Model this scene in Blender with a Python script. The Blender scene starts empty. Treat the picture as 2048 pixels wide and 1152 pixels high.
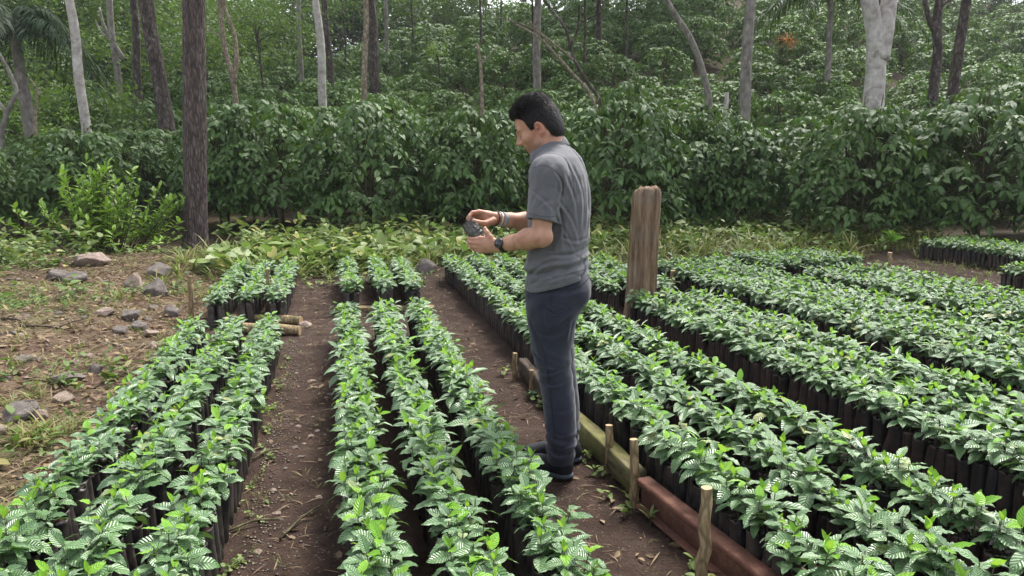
import bpy, math, random
import numpy as np
from mathutils import Matrix, Vector

# ------------------------------------------------------------------ camera, sky, sun, exposure
S = bpy.context.scene
COL = S.collection
FPX, CAM_H = 1462.0, 1.45                       # focal length in photo pixels (2048 wide), eye height
PITCH = math.atan((576 - 330) / FPX)
YAW = math.radians(13.612)                      # the nursery rows run along +Y, the view is turned right of them
cam_d = bpy.data.cameras.new('camera'); cam = bpy.data.objects.new('camera', cam_d); COL.objects.link(cam)
cam.location = (0, 0, CAM_H); cam.rotation_euler = (math.pi / 2 - PITCH, 0, -YAW)
cam_d.sensor_width = 36.0; cam_d.lens = FPX / 2048 * 36.0; cam_d.clip_start = 0.05; cam_d.clip_end = 2000
S.camera = cam

SUN_EL, SUN_AZ = math.radians(58), math.radians(44)      # azimuth clockwise from +Y: ahead and to the right
W = bpy.data.worlds.new('World'); S.world = W; W.use_nodes = True
wn = W.node_tree.nodes; wl = W.node_tree.links
sky = wn.new('ShaderNodeTexSky'); sky.sky_type = 'NISHITA'; sky.sun_disc = False
sky.sun_elevation = SUN_EL; sky.sun_rotation = SUN_AZ
sky.air_density = 1.0; sky.dust_density = 6.0; sky.ozone_density = 1.0; sky.altitude = 900
hs = wn.new('ShaderNodeHueSaturation'); hs.inputs['Saturation'].default_value = 0.30      # thin high cloud greys the blue
wl.new(sky.outputs[0], hs.inputs['Color']); wl.new(hs.outputs[0], wn['Background'].inputs[0]); wn['Background'].inputs[1].default_value = 0.15
sun_d = bpy.data.lights.new('sun', 'SUN'); sun = bpy.data.objects.new('sun', sun_d); COL.objects.link(sun)
sun_d.energy = 2.5; sun_d.angle = math.radians(20); sun_d.color = (1.0, 0.955, 0.88)
sdir = Vector((math.sin(SUN_AZ) * math.cos(SUN_EL), math.cos(SUN_AZ) * math.cos(SUN_EL), math.sin(SUN_EL)))
sun.rotation_euler = sdir.to_track_quat('Z', 'Y').to_euler(); sun.location = sdir * 60
S.view_settings.view_transform = 'Standard'; S.view_settings.look = 'None'
S.view_settings.gamma = 1.0; S.view_settings.use_curve_mapping = False
S.view_settings.exposure = 1.42
S.cycles.use_denoising = True
S.cycles.max_bounces = 6; S.cycles.diffuse_bounces = 3; S.cycles.glossy_bounces = 2
S.cycles.transmission_bounces = 3; S.cycles.volume_bounces = 0; S.cycles.transparent_max_bounces = 4

# ------------------------------------------------------------------ helpers
RNG = np.random.default_rng(7); random.seed(7)
CF = np.array([math.sin(YAW) * math.cos(PITCH), math.cos(YAW) * math.cos(PITCH), -math.sin(PITCH)])
CR = np.array([math.cos(YAW), -math.sin(YAW), 0.0]); CU = np.cross(CR, CF)
CFH = np.array([math.sin(YAW), math.cos(YAW), 0.0])
def ray(px, py):                                # direction of a photo pixel
    return CF + CR * (px - 1024) / FPX + CU * (576 - py) / FPX
def hash3(i, j, k, s=0):
    h = np.sin(i * 127.1 + j * 311.7 + k * 74.7 + s * 53.3) * 43758.5453
    return h - np.floor(h)
def vnoise(P, s=0):                             # value noise, about -1..1
    P = np.asarray(P, float); I = np.floor(P); f = P - I; f = f * f * (3 - 2 * f)
    i, j, k = I[..., 0], I[..., 1], I[..., 2]; x, y, z = f[..., 0], f[..., 1], f[..., 2]
    def L(a, b, t): return a + (b - a) * t
    c = lambda a, b, d: hash3(i + a, j + b, k + d, s)
    v = L(L(L(c(0,0,0), c(1,0,0), x), L(c(0,1,0), c(1,1,0), x), y), L(L(c(0,0,1), c(1,0,1), x), L(c(0,1,1), c(1,1,1), x), y), z)
    return v * 2 - 1
def n2(x, y, f, s=0):
    x = np.asarray(x, float); y = np.asarray(y, float)
    return vnoise(np.stack([x * f, y * f, np.zeros_like(x) + 0.37 * s], -1), s)
def sstep(a, b, x):
    t = np.clip((np.asarray(x, float) - a) / (b - a), 0, 1); return t * t * (3 - 2 * t)
def ground_z(x, y):
    x = np.asarray(x, float); y = np.asarray(y, float)
    mound = sstep(-1.38, -2.5, x) * (0.16 + 0.10 * n2(x, y, 0.55, 3) + 0.05 * n2(x, y, 1.7, 4)) * (1 - 0.5 * sstep(10, 13, y)) * sstep(-3, 1, y)
    back = sstep(9.5, 10.6, y) * (0.07 + 0.05 * n2(x, y, 0.8, 5)) * sstep(-2.6, -1.6, x)
    rough = 0.014 * n2(x, y, 3.1, 6) + 0.011 * n2(x, y, 7.3, 8) + 0.007 * n2(x, y, 15, 9)
    path = -0.02 * np.exp(-((x + 0.22) / 0.16) ** 2) - 0.02 * np.exp(-((x - 1.0) / 0.18) ** 2)
    d = np.maximum(y - 13.2, 0); az = x / np.maximum(y, 5)
    slope = 0.15 + 0.34 * sstep(-0.32, 0.70, az)
    h = d * d / (d + 5.0); h = np.where(h > 24, 24 + (h - 24) * 0.25, h)
    far = sstep(60, 120, np.hypot(x, y - 0)) * 0
    hill = slope * h + 0.25 * n2(x, y, 0.25, 11) * sstep(14, 20, y)
    return mound + back + rough + path + hill + far
_gx, _gy, _gs = -9.0, -1.0, 0.05
_GX, _GY = np.meshgrid(_gx + _gs * np.arange(460), _gy + _gs * np.arange(340), indexing='ij'); _GZ = ground_z(_GX, _GY).tolist()
def gz(x, y):                                   # quick height lookup
    u, v = (x - _gx) / _gs, (y - _gy) / _gs; i, j = int(math.floor(u)), int(math.floor(v))
    if not (0 <= i < 458 and 0 <= j < 338): return float(ground_z(x, y))
    a, b = u - i, v - j; r0, r1 = _GZ[i], _GZ[i + 1]
    return (r0[j] * (1 - b) + r0[j + 1] * b) * (1 - a) + (r1[j] * (1 - b) + r1[j + 1] * b) * a
def hit(px, py, z=None, zoff=0.0):              # where a pixel's ray meets the ground (or the plane z)
    d = ray(px, py)
    if z is not None:
        t = (z - CAM_H) / d[2]; return np.array([0, 0, CAM_H]) + d * t
    t = 0.8
    while t < 90:
        p = np.array([0, 0, CAM_H]) + d * t
        if p[2] <= gz(p[0], p[1]) + zoff: break
        t += 0.01 + t * 0.002
    return p
def at_dist(px, dist):                          # ground point under a pixel column at a distance along the view
    d = CFH + CR * (px - 1024) / FPX; p = d * dist
    return np.array([p[0], p[1], float(ground_z(p[0], p[1]))])
def px_at(px, py, dist):                        # point on a pixel's ray at a depth
    return np.array([0, 0, CAM_H]) + ray(px, py) * dist

def tag(o, label=None, cat=None, group=None, kind=None):
    if label: o['label'] = label
    if cat: o['category'] = cat
    if group: o['group'] = group
    if kind: o['kind'] = kind
    return o
def empty(name, loc=(0, 0, 0), rz=0.0):
    o = bpy.data.objects.new(name, None); COL.objects.link(o); o.location = [float(v) for v in loc]; o.rotation_euler = (0, 0, rz)
    o.empty_display_size = 0.05
    return o
def mesh_data(name, V, faces, mats=(), uv=None, rnd=None, midx=None, smooth=True):
    """faces: list of int arrays (n,3) or (n,4)"""
    me = bpy.data.meshes.new(name)
    if isinstance(faces, np.ndarray): faces = [faces]
    V = np.asarray(V, np.float32).reshape(-1, 3)
    faces = [np.asarray(f, np.int32) for f in faces if len(f)]
    nl = sum(f.size for f in faces); nf = sum(len(f) for f in faces)
    me.vertices.add(len(V)); me.vertices.foreach_set('co', V.ravel())
    loops = np.concatenate([f.ravel() for f in faces]); sizes = np.concatenate([np.full(len(f), f.shape[1], np.int32) for f in faces])
    me.loops.add(nl); me.loops.foreach_set('vertex_index', loops)
    me.polygons.add(nf); st = np.concatenate([[0], np.cumsum(sizes)[:-1]]).astype(np.int32)
    me.polygons.foreach_set('loop_start', st); me.polygons.foreach_set('loop_total', sizes)
    if smooth: me.polygons.foreach_set('use_smooth', np.ones(nf, bool))
    for m in mats: me.materials.append(m)
    if midx is not None: me.polygons.foreach_set('material_index', np.asarray(midx, np.int32))
    if uv is not None:
        l = me.uv_layers.new(name='UVMap'); l.data.foreach_set('uv', np.asarray(uv, np.float32)[loops].ravel())
    if rnd is not None:
        a = me.attributes.new('rnd', 'FLOAT', 'POINT'); a.data.foreach_set('value', np.asarray(rnd, np.float32))
    me.update(); me.validate()
    return me
def obj(name, me, parent=None, loc=None):
    o = bpy.data.objects.new(name, me); COL.objects.link(o)
    if parent is not None: o.parent = parent
    if loc is not None: o.location = [float(v) for v in loc]
    return o
class Acc:                                      # collects pieces into one mesh
    def __init__(s): s.V = []; s.Q = []; s.T = []; s.UV = []; s.R = []; s.MQ = []; s.MT = []; s.n = 0
    def add(s, V, Q=None, T=None, UV=None, R=0.0, m=0):
        V = np.asarray(V, np.float32).reshape(-1, 3); k = len(V)
        s.V.append(V); s.UV.append(np.zeros((k, 2), np.float32) if UV is None else np.asarray(UV, np.float32))
        s.R.append(np.broadcast_to(np.asarray(R, np.float32), (k,)).copy())
        if Q is not None and len(Q): s.Q.append(np.asarray(Q) + s.n); s.MQ.append(np.full(len(Q), m))
        if T is not None and len(T): s.T.append(np.asarray(T) + s.n); s.MT.append(np.full(len(T), m))
        s.n += k
    def inst(s, tpl, M, R=None, m=0):           # template copied by N 4x4 matrices
        V, Q, UV = tpl; M = np.asarray(M, np.float32); N = len(M)
        if N == 0: return
        P = np.einsum('nij,vj->nvi', M[:, :3, :3], V) + M[:, None, :3, 3]
        q = (Q[None] + (np.arange(N) * len(V))[:, None, None]).reshape(-1, Q.shape[1])
        r = np.zeros(N) if R is None else np.asarray(R)
        s.add(P.reshape(-1, 3), q, None, np.tile(UV, (N, 1)), np.repeat(r, len(V)), m)
    def mesh(s, name, mats, smooth=True):
        V = np.concatenate(s.V); F = []; mi = []
        if s.Q: F.append(np.concatenate(s.Q)); mi.append(np.concatenate(s.MQ))
        if s.T: F.append(np.concatenate(s.T)); mi.append(np.concatenate(s.MT))
        return mesh_data(name, V, F, mats, np.concatenate(s.UV), np.concatenate(s.R), np.concatenate(mi), smooth)
def rotz(a): c, s = math.cos(a), math.sin(a); return np.array([[c, -s, 0], [s, c, 0], [0, 0, 1.0]])
def roty(a): c, s = math.cos(a), math.sin(a); return np.array([[c, 0, s], [0, 1, 0], [-s, 0, c]])
def rotx(a): c, s = math.cos(a), math.sin(a); return np.array([[1, 0, 0], [0, c, -s], [0, s, c]])
def m4(R, t, s=1.0):
    M = np.eye(4); M[:3, :3] = R * s; M[:3, 3] = t; return M
def leaf_frame(pos, az, el, roll=0.0, s=1.0):   # leaf grows along its local +X
    return m4(rotz(az) @ roty(-el) @ rotx(roll), pos, s)
def leaf_tpl(L, Wd, ns=5, nc=2, droop=0.25, fold=0.25, wave=0.0, tip=1.0, waves=3.0):
    t = np.linspace(0, 1, ns + 1); v = np.linspace(-1, 1, nc + 1)
    w = Wd * 0.5 * np.sin(np.pi * np.clip(t, 0, 1) ** (0.80 * tip)) ** 0.85; w[-1] = 0.001 * Wd; w[0] = 0.05 * Wd
    T, Vv = np.meshgrid(t, v, indexing='ij'); Wm = np.repeat(w[:, None], nc + 1, 1)
    ang = droop * T; X = L * (np.sin(ang + 1e-6) / (droop + 1e-6)) if abs(droop) > 1e-4 else L * T
    Z = -L * (1 - np.cos(ang)) / (droop + 1e-6) if abs(droop) > 1e-4 else 0 * T
    Y = Wm * Vv; Z = Z + fold * np.abs(Y) + wave * np.sin(T * waves * 2 * np.pi + (Vv > 0) * 1.3) * np.abs(Vv) * Wd
    V = np.stack([X, Y, Z], -1).reshape(-1, 3)
    i = np.arange(ns)[:, None] * (nc + 1) + np.arange(nc)[None]
    Q = np.stack([i, i + nc + 1, i + nc + 2, i + 1], -1).reshape(-1, 4)
    UV = np.stack([T, Vv * 0.5 + 0.5], -1).reshape(-1, 2)
    return V, Q, UV
def tube(path, rad, n=8, cap=True, jit=0.0, seed=0, ridge=0.0, ridge_f=(9, 2.0)):
    """tapered tube along a polyline; returns V, Q, UV, T"""
    P = np.asarray(path, float); k = len(P); rad = np.broadcast_to(np.asarray(rad, float), (k,))
    tg = np.gradient(P, axis=0); tg /= np.linalg.norm(tg, axis=1)[:, None] + 1e-9
    ref = np.array([0.0, 1.0, 0.0]) if abs(tg[0] @ [0, 1, 0]) < 0.9 else np.array([1.0, 0, 0])
    V = np.zeros((k, n, 3)); a = np.arange(n) / n * 2 * np.pi; nrm = None
    L = np.concatenate([[0], np.cumsum(np.linalg.norm(np.diff(P, axis=0), axis=1))])
    for i in range(k):
        u = ref - tg[i] * (ref @ tg[i]) if nrm is None else nrm - tg[i] * (nrm @ tg[i]); u /= np.linalg.norm(u); nrm = u
        b = np.cross(tg[i], u)
        r = rad[i] * np.ones(n)
        if ridge or jit:
            Q_ = np.stack([np.cos(a) * ridge_f[0] / 6.28, np.sin(a) * ridge_f[0] / 6.28, np.full(n, L[i] * ridge_f[1])], -1)
            r = r * (1 + ridge * vnoise(Q_, seed) + jit * vnoise(np.stack([np.cos(a), np.sin(a), np.full(n, L[i] * 1.3)], -1), seed + 5))
        V[i] = P[i] + np.outer(np.cos(a) * r, u) + np.outer(np.sin(a) * r, b)
    i = np.arange(k - 1)[:, None] * n; j = np.arange(n)[None]; j2 = (j + 1) % n
    Q = np.stack([i + j, i + j2, i + n + j2, i + n + j], -1).reshape(-1, 4)
    UV = np.stack(np.broadcast_arrays(np.arange(n)[None] / n, L[:, None]), -1).reshape(-1, 2)
    V = V.reshape(-1, 3); T = np.zeros((0, 3), int)
    if cap:
        c0, c1 = len(V), len(V) + 1; V = np.concatenate([V, P[:1], P[-1:]]); UV = np.concatenate([UV, [[0.5, 0]], [[0.5, L[-1]]]])
        jj = np.arange(n); j2 = (jj + 1) % n; e = (k - 1) * n
        T = np.concatenate([np.stack([np.full(n, c0), j2, jj], -1), np.stack([np.full(n, c1), e + jj, e + j2], -1)])
    return V, Q, UV, T
def smooth_path(pts, n=12):                     # smooth curve through unevenly spaced points
    P = np.asarray(pts, float)
    if len(P) == 2: return P[0] + np.linspace(0, 1, n)[:, None] * (P[1] - P[0])
    h = np.linalg.norm(np.diff(P, axis=0), axis=1) + 1e-9; s = np.diff(P, axis=0) / h[:, None]; m = np.zeros_like(P)
    m[1:-1] = (s[:-1] * h[1:, None] + s[1:] * h[:-1, None]) / (h[1:] + h[:-1])[:, None]; m[0] = s[0]; m[-1] = s[-1]; out = []; seg = len(P) - 1; per = max(2, n // seg)
    for i in range(seg):
        t = np.linspace(0, 1, per, endpoint=(i == seg - 1))[:, None]; t2, t3 = t * t, t * t * t
        out.append((2 * t3 - 3 * t2 + 1) * P[i] + (t3 - 2 * t2 + t) * h[i] * m[i] + (3 * t2 - 2 * t3) * P[i + 1] + (t3 - t2) * h[i] * m[i + 1])
    return np.concatenate(out)
def tube_acc(acc, pts, r0, r1, n=6, seg=8, m=0, R=0.0, **kw):
    p = smooth_path(pts, seg); V, Q, UV, T = tube(p, np.linspace(r0, r1, len(p)), n, **kw); acc.add(V, Q, T, UV, R, m)

# ------------------------------------------------------------------ materials
def new_mat(name):
    m = bpy.data.materials.new(name); m.use_nodes = True; nt = m.node_tree; b = nt.nodes['Principled BSDF']
    return m, nt, b
class G:                                        # small node-graph writer
    def __init__(s, nt): s.nt = nt
    def n(s, t, **kw):
        o = s.nt.nodes.new(t)
        for k, v in kw.items(): setattr(o, k, v)
        return o
    def link(s, a, b): s.nt.links.new(a, b)
    def val(s, x, sock):
        if isinstance(x, (int, float)): sock.default_value = x
        elif isinstance(x, (tuple, list)): sock.default_value = tuple(x) + ((1,) if len(x) == 3 and sock.type == 'RGBA' else ())
        else: s.link(x, sock)
    def math(s, op, a, b=0.0, c=None, clamp=False):
        o = s.n('ShaderNodeMath', operation=op); o.use_clamp = clamp; s.val(a, o.inputs[0]); s.val(b, o.inputs[1])
        if c is not None: s.val(c, o.inputs[2])
        return o.outputs[0]
    def mix(s, f, a, b, bt='MIX'):
        o = s.n('ShaderNodeMix', data_type='RGBA', blend_type=bt); s.val(f, o.inputs[0]); s.val(a, o.inputs[6]); s.val(b, o.inputs[7]); return o.outputs[2]
    def noise(s, scale, co=None, detail=4.0, rough=0.55, out=0, dist=0.0):
        o = s.n('ShaderNodeTexNoise'); o.inputs['Scale'].default_value = scale; o.inputs['Detail'].default_value = detail
        o.inputs['Roughness'].default_value = rough; o.inputs['Distortion'].default_value = dist
        if co is not None: s.link(co, o.inputs['Vector'])
        return o.outputs[out]
    def vor(s, scale, co=None, feature='F1', out=0):
        o = s.n('ShaderNodeTexVoronoi', feature=feature); o.inputs['Scale'].default_value = scale
        if co is not None: s.link(co, o.inputs['Vector'])
        return o.outputs[out]
    def ramp(s, f, stops):
        o = s.n('ShaderNodeValToRGB'); e = o.color_ramp.elements
        while len(e) < len(stops): e.new(0.5)
        for k, (p, c) in enumerate(stops):
            e[k].position = p; e[k].color = (*c, 1) if isinstance(c, (tuple, list)) else (c, c, c, 1)
        s.link(f, o.inputs[0]); return o.outputs[0]
    def co(s, kind='Object', scale=None):
        o = s.n('ShaderNodeTexCoord').outputs[kind]
        if scale is not None:
            m = s.n('ShaderNodeMapping'); m.inputs['Scale'].default_value = scale; s.link(o, m.inputs[0]); o = m.outputs[0]
        return o
    def bump(s, h, strength, dist, bsdf, prev=None):
        o = s.n('ShaderNodeBump'); o.inputs['Strength'].default_value = strength; o.inputs['Distance'].default_value = dist
        s.link(h, o.inputs['Height'])
        if prev is not None: s.link(prev, o.inputs['Normal'])
        if bsdf is not None: s.link(o.outputs[0], bsdf.inputs['Normal'])
        return o.outputs[0]
    def rnd(s):                                 # per piece random: attribute plus per-object random
        a = s.n('ShaderNodeAttribute', attribute_name='rnd').outputs['Fac']; b = s.n('ShaderNodeObjectInfo').outputs['Random']
        return s.math('FRACT', s.math('ADD', a, b))
    def worldpos(s): return s.n('ShaderNodeNewGeometry').outputs['Position']

def leaf_mat(name, dark, light, vein, rough=0.35, spec=0.5, trans=0.25, nveins=9, bump=0.6, vein_f=0.35, back=None, extra=None, coat=0.0):
    m, nt, b = new_mat(name); g = G(nt)
    uv = g.n('ShaderNodeUVMap').outputs[0]; sep = g.n('ShaderNodeSeparateXYZ'); g.link(uv, sep.inputs[0])
    u, v = sep.outputs[0], sep.outputs[1]
    av = g.math('ABSOLUTE', g.math('SUBTRACT', g.math('MULTIPLY', v, 2.0), 1.0))
    ph = g.math('SUBTRACT', g.math('MULTIPLY', u, float(nveins)), g.math('MULTIPLY', av, 1.6))
    saw = g.math('ABSOLUTE', g.math('SUBTRACT', g.math('MULTIPLY', g.math('FRACT', ph), 2.0), 1.0))   # 0 mid-rib between veins, 1 at the vein
    side = g.math('POWER', saw, 5.0)
    mid = g.math('SUBTRACT', 1.0, g.math('MULTIPLY', av, 9.0), clamp=True)
    vm = g.math('MAXIMUM', side, mid)
    r = g.rnd()
    c = g.mix(r, dark, light)
    if extra is not None: c = g.mix(g.math('GREATER_THAN', r, extra[0]), c, extra[1])
    nz = g.noise(3.0, g.worldpos(), 3.0); c = g.mix(g.math('MULTIPLY', nz, 0.45), c, light)
    ob = g.n('ShaderNodeObjectInfo').outputs['Random']; c = g.mix(g.math('MULTIPLY', g.math('SUBTRACT', ob, 0.35), 0.7, clamp=True), c, light)
    c = g.mix(g.math('MULTIPLY', vm, vein_f), c, vein)
    g.link(c, b.inputs['Base Color']); b.inputs['Roughness'].default_value = rough
    b.inputs['Specular IOR Level'].default_value = spec; b.inputs['Coat Weight'].default_value = coat; b.inputs['Coat Roughness'].default_value = 0.36
    h = g.math('SUBTRACT', g.math('MULTIPLY', g.math('SUBTRACT', 1.0, g.math('POWER', saw, 2.0)), 1.0), g.math('MULTIPLY', mid, 1.0))
    if bump:
        nb = g.bump(h, bump, 0.006, b)
        if coat: g.link(nb, b.inputs['Coat Normal'])
    tr = g.n('ShaderNodeBsdfTranslucent'); g.link(g.mix(0.6, c, back or (0.16, 0.30, 0.03)), tr.inputs[0])
    mx = g.n('ShaderNodeMixShader'); mx.inputs[0].default_value = trans
    g.link(b.outputs[0], mx.inputs[1]); g.link(tr.outputs[0], mx.inputs[2]); g.link(mx.outputs[0], nt.nodes['Material Output'].inputs[0])
    return m
M = {}
M['seedling'] = leaf_mat('seedling_leaf', (0.052, 0.140, 0.040), (0.115, 0.235, 0.070), (0.17, 0.30, 0.11), rough=0.42, spec=1.0, trans=0.16, coat=0.6, extra=(0.972, (0.26, 0.27, 0.05)), vein_f=0.25)
M['young'] = leaf_mat('young_leaf', (0.13, 0.34, 0.025), (0.22, 0.44, 0.04), (0.30, 0.50, 0.10), rough=0.32, spec=0.5, trans=0.35, nveins=7, bump=0.5, back=(0.35, 0.55, 0.05))
M['coffee'] = leaf_mat('coffee_leaf', (0.020, 0.060, 0.012), (0.082, 0.165, 0.032), (0.12, 0.22, 0.07), rough=0.36, spec=0.5, trans=0.22, nveins=8, bump=0.5, vein_f=0.2, extra=(0.93, (0.10, 0.20, 0.03)))
M['coffee_far'] = leaf_mat('hillside_coffee_leaf', (0.020, 0.060, 0.012), (0.082, 0.165, 0.032), (0.12, 0.22, 0.07), rough=0.50, spec=0.22, trans=0.22, nveins=8, bump=0.5, vein_f=0.2, extra=(0.93, (0.10, 0.20, 0.03)))
M['forest'] = leaf_mat('forest_leaf', (0.017, 0.042, 0.012), (0.050, 0.098, 0.028), (0.06, 0.12, 0.04), rough=0.55, spec=0.2, trans=0.25, nveins=5, bump=0.0, vein_f=0.1)
M['olive'] = leaf_mat('olive_leaf', (0.045, 0.085, 0.018), (0.10, 0.16, 0.035), (0.12, 0.2, 0.05), rough=0.55, spec=0.2, trans=0.3, nveins=5, bump=0.0, vein_f=0.1)
M['weed'] = leaf_mat('weed_leaf', (0.095, 0.165, 0.042), (0.24, 0.31, 0.095), (0.31, 0.38, 0.15), rough=0.45, spec=0.4, trans=0.3, nveins=6, bump=0.3, vein_f=0.25, extra=(0.86, (0.45, 0.40, 0.12)))
M['weed_dark'] = leaf_mat('dark_weed_leaf', (0.05, 0.10, 0.022), (0.13, 0.20, 0.045), (0.18, 0.26, 0.08), rough=0.5, spec=0.35, trans=0.25, nveins=6, bump=0.3, vein_f=0.2, extra=(0.86, (0.26, 0.21, 0.08)))
M['lime'] = leaf_mat('lime_leaf', (0.08, 0.20, 0.02), (0.24, 0.40, 0.04), (0.25, 0.38, 0.08), rough=0.38, spec=0.5, trans=0.35, nveins=7, bump=0.3, vein_f=0.2)
M['palm'] = leaf_mat('palm_leaf', (0.012, 0.030, 0.014), (0.030, 0.058, 0.024), (0.05, 0.09, 0.04), rough=0.6, spec=0.15, trans=0.1, nveins=2, bump=0.0, vein_f=0.1)
M['grass'] = leaf_mat('grass_blade', (0.085, 0.125, 0.030), (0.20, 0.22, 0.06), (0.25, 0.27, 0.1), rough=0.5, spec=0.3, trans=0.3, nveins=2, bump=0.0, vein_f=0.1, extra=(0.62, (0.34, 0.27, 0.12)))
M['dry'] = leaf_mat('dry_leaf', (0.095, 0.060, 0.037), (0.27, 0.20, 0.125), (0.32, 0.25, 0.16), rough=0.7, spec=0.2, trans=0.1, nveins=5, bump=0.2, vein_f=0.2, back=(0.3, 0.2, 0.08))

def bark_mat(name, a, b_, c, scale=(14, 14, 3.0), strength=0.6, dist=0.03, rough=0.9, patch=None, crack=0.6):
    m, nt, b = new_mat(name); g = G(nt)
    co = g.co('Object', scale); n1 = g.noise(1.0, co, 6.0, 0.62, dist=0.4); v = g.vor(1.3, co, 'DISTANCE_TO_EDGE')
    c1 = g.ramp(n1, [(0.28, a), (0.52, b_), (0.75, c)])
    c1 = g.mix(g.math('MULTIPLY', g.math('SUBTRACT', 1.0, g.math('MULTIPLY', v, 5.0), clamp=True), crack), c1, tuple(x * 0.35 for x in a))
    if patch:
        p = g.ramp(g.noise(2.2, g.co('Object'), 5.0, 0.65), [(patch[0], 0.0), (patch[0] + 0.12, 1.0)]); c1 = g.mix(p, c1, patch[1])
    g.link(c1, b.inputs['Base Color']); b.inputs['Roughness'].default_value = rough; b.inputs['Specular IOR Level'].default_value = 0.25
    h = g.math('ADD', n1, g.math('MULTIPLY', g.math('MINIMUM', v, 0.25), 2.0 * crack / 0.6)); g.bump(h, strength, dist, b)
    return m
M['pine'] = bark_mat('pine_bark', (0.055, 0.041, 0.038), (0.135, 0.104, 0.097), (0.26, 0.215, 0.205), (19, 19, 4.2), 0.9, 0.04, crack=0.6)
M['dark_bark'] = bark_mat('dark_bark', (0.035, 0.027, 0.025), (0.085, 0.066, 0.058), (0.24, 0.22, 0.20), (10, 10, 4), 0.7, 0.03, patch=(0.60, (0.26, 0.25, 0.24)))
M['pale_bark'] = bark_mat('pale_bark', (0.23, 0.20, 0.18), (0.45, 0.42, 0.39), (0.66, 0.63, 0.60), (6, 6, 5), 0.4, 0.02, patch=(0.55, (0.20, 0.18, 0.15)), crack=0.08)
M['grey_bark'] = bark_mat('grey_bark', (0.10, 0.085, 0.075), (0.22, 0.20, 0.18), (0.38, 0.36, 0.33), (8, 8, 4), 0.5, 0.02, patch=(0.60, (0.09, 0.10, 0.06)), crack=0.15)
M['tan_bark'] = bark_mat('tan_bark', (0.16, 0.12, 0.085), (0.30, 0.245, 0.18), (0.46, 0.40, 0.32), (8, 8, 5), 0.4, 0.02, patch=(0.62, (0.09, 0.09, 0.05)))
M['stem'] = bark_mat('stem', (0.05, 0.045, 0.025), (0.10, 0.095, 0.05), (0.18, 0.16, 0.09), (20, 20, 8), 0.3, 0.005)
def flat_mat(name, a, b_, scale=30.0, rough=0.7, spec=0.3, bump=0.2, dist=0.003, co='Object', metal=0.0):
    m, nt, b = new_mat(name); g = G(nt); n = g.noise(scale, g.co(co), 5.0, 0.6)
    g.link(g.mix(n, a, b_), b.inputs['Base Color']); b.inputs['Roughness'].default_value = rough; b.inputs['Specular IOR Level'].default_value = spec
    b.inputs['Metallic'].default_value = metal
    if bump: g.bump(n, bump, dist, b)
    return m
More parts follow.
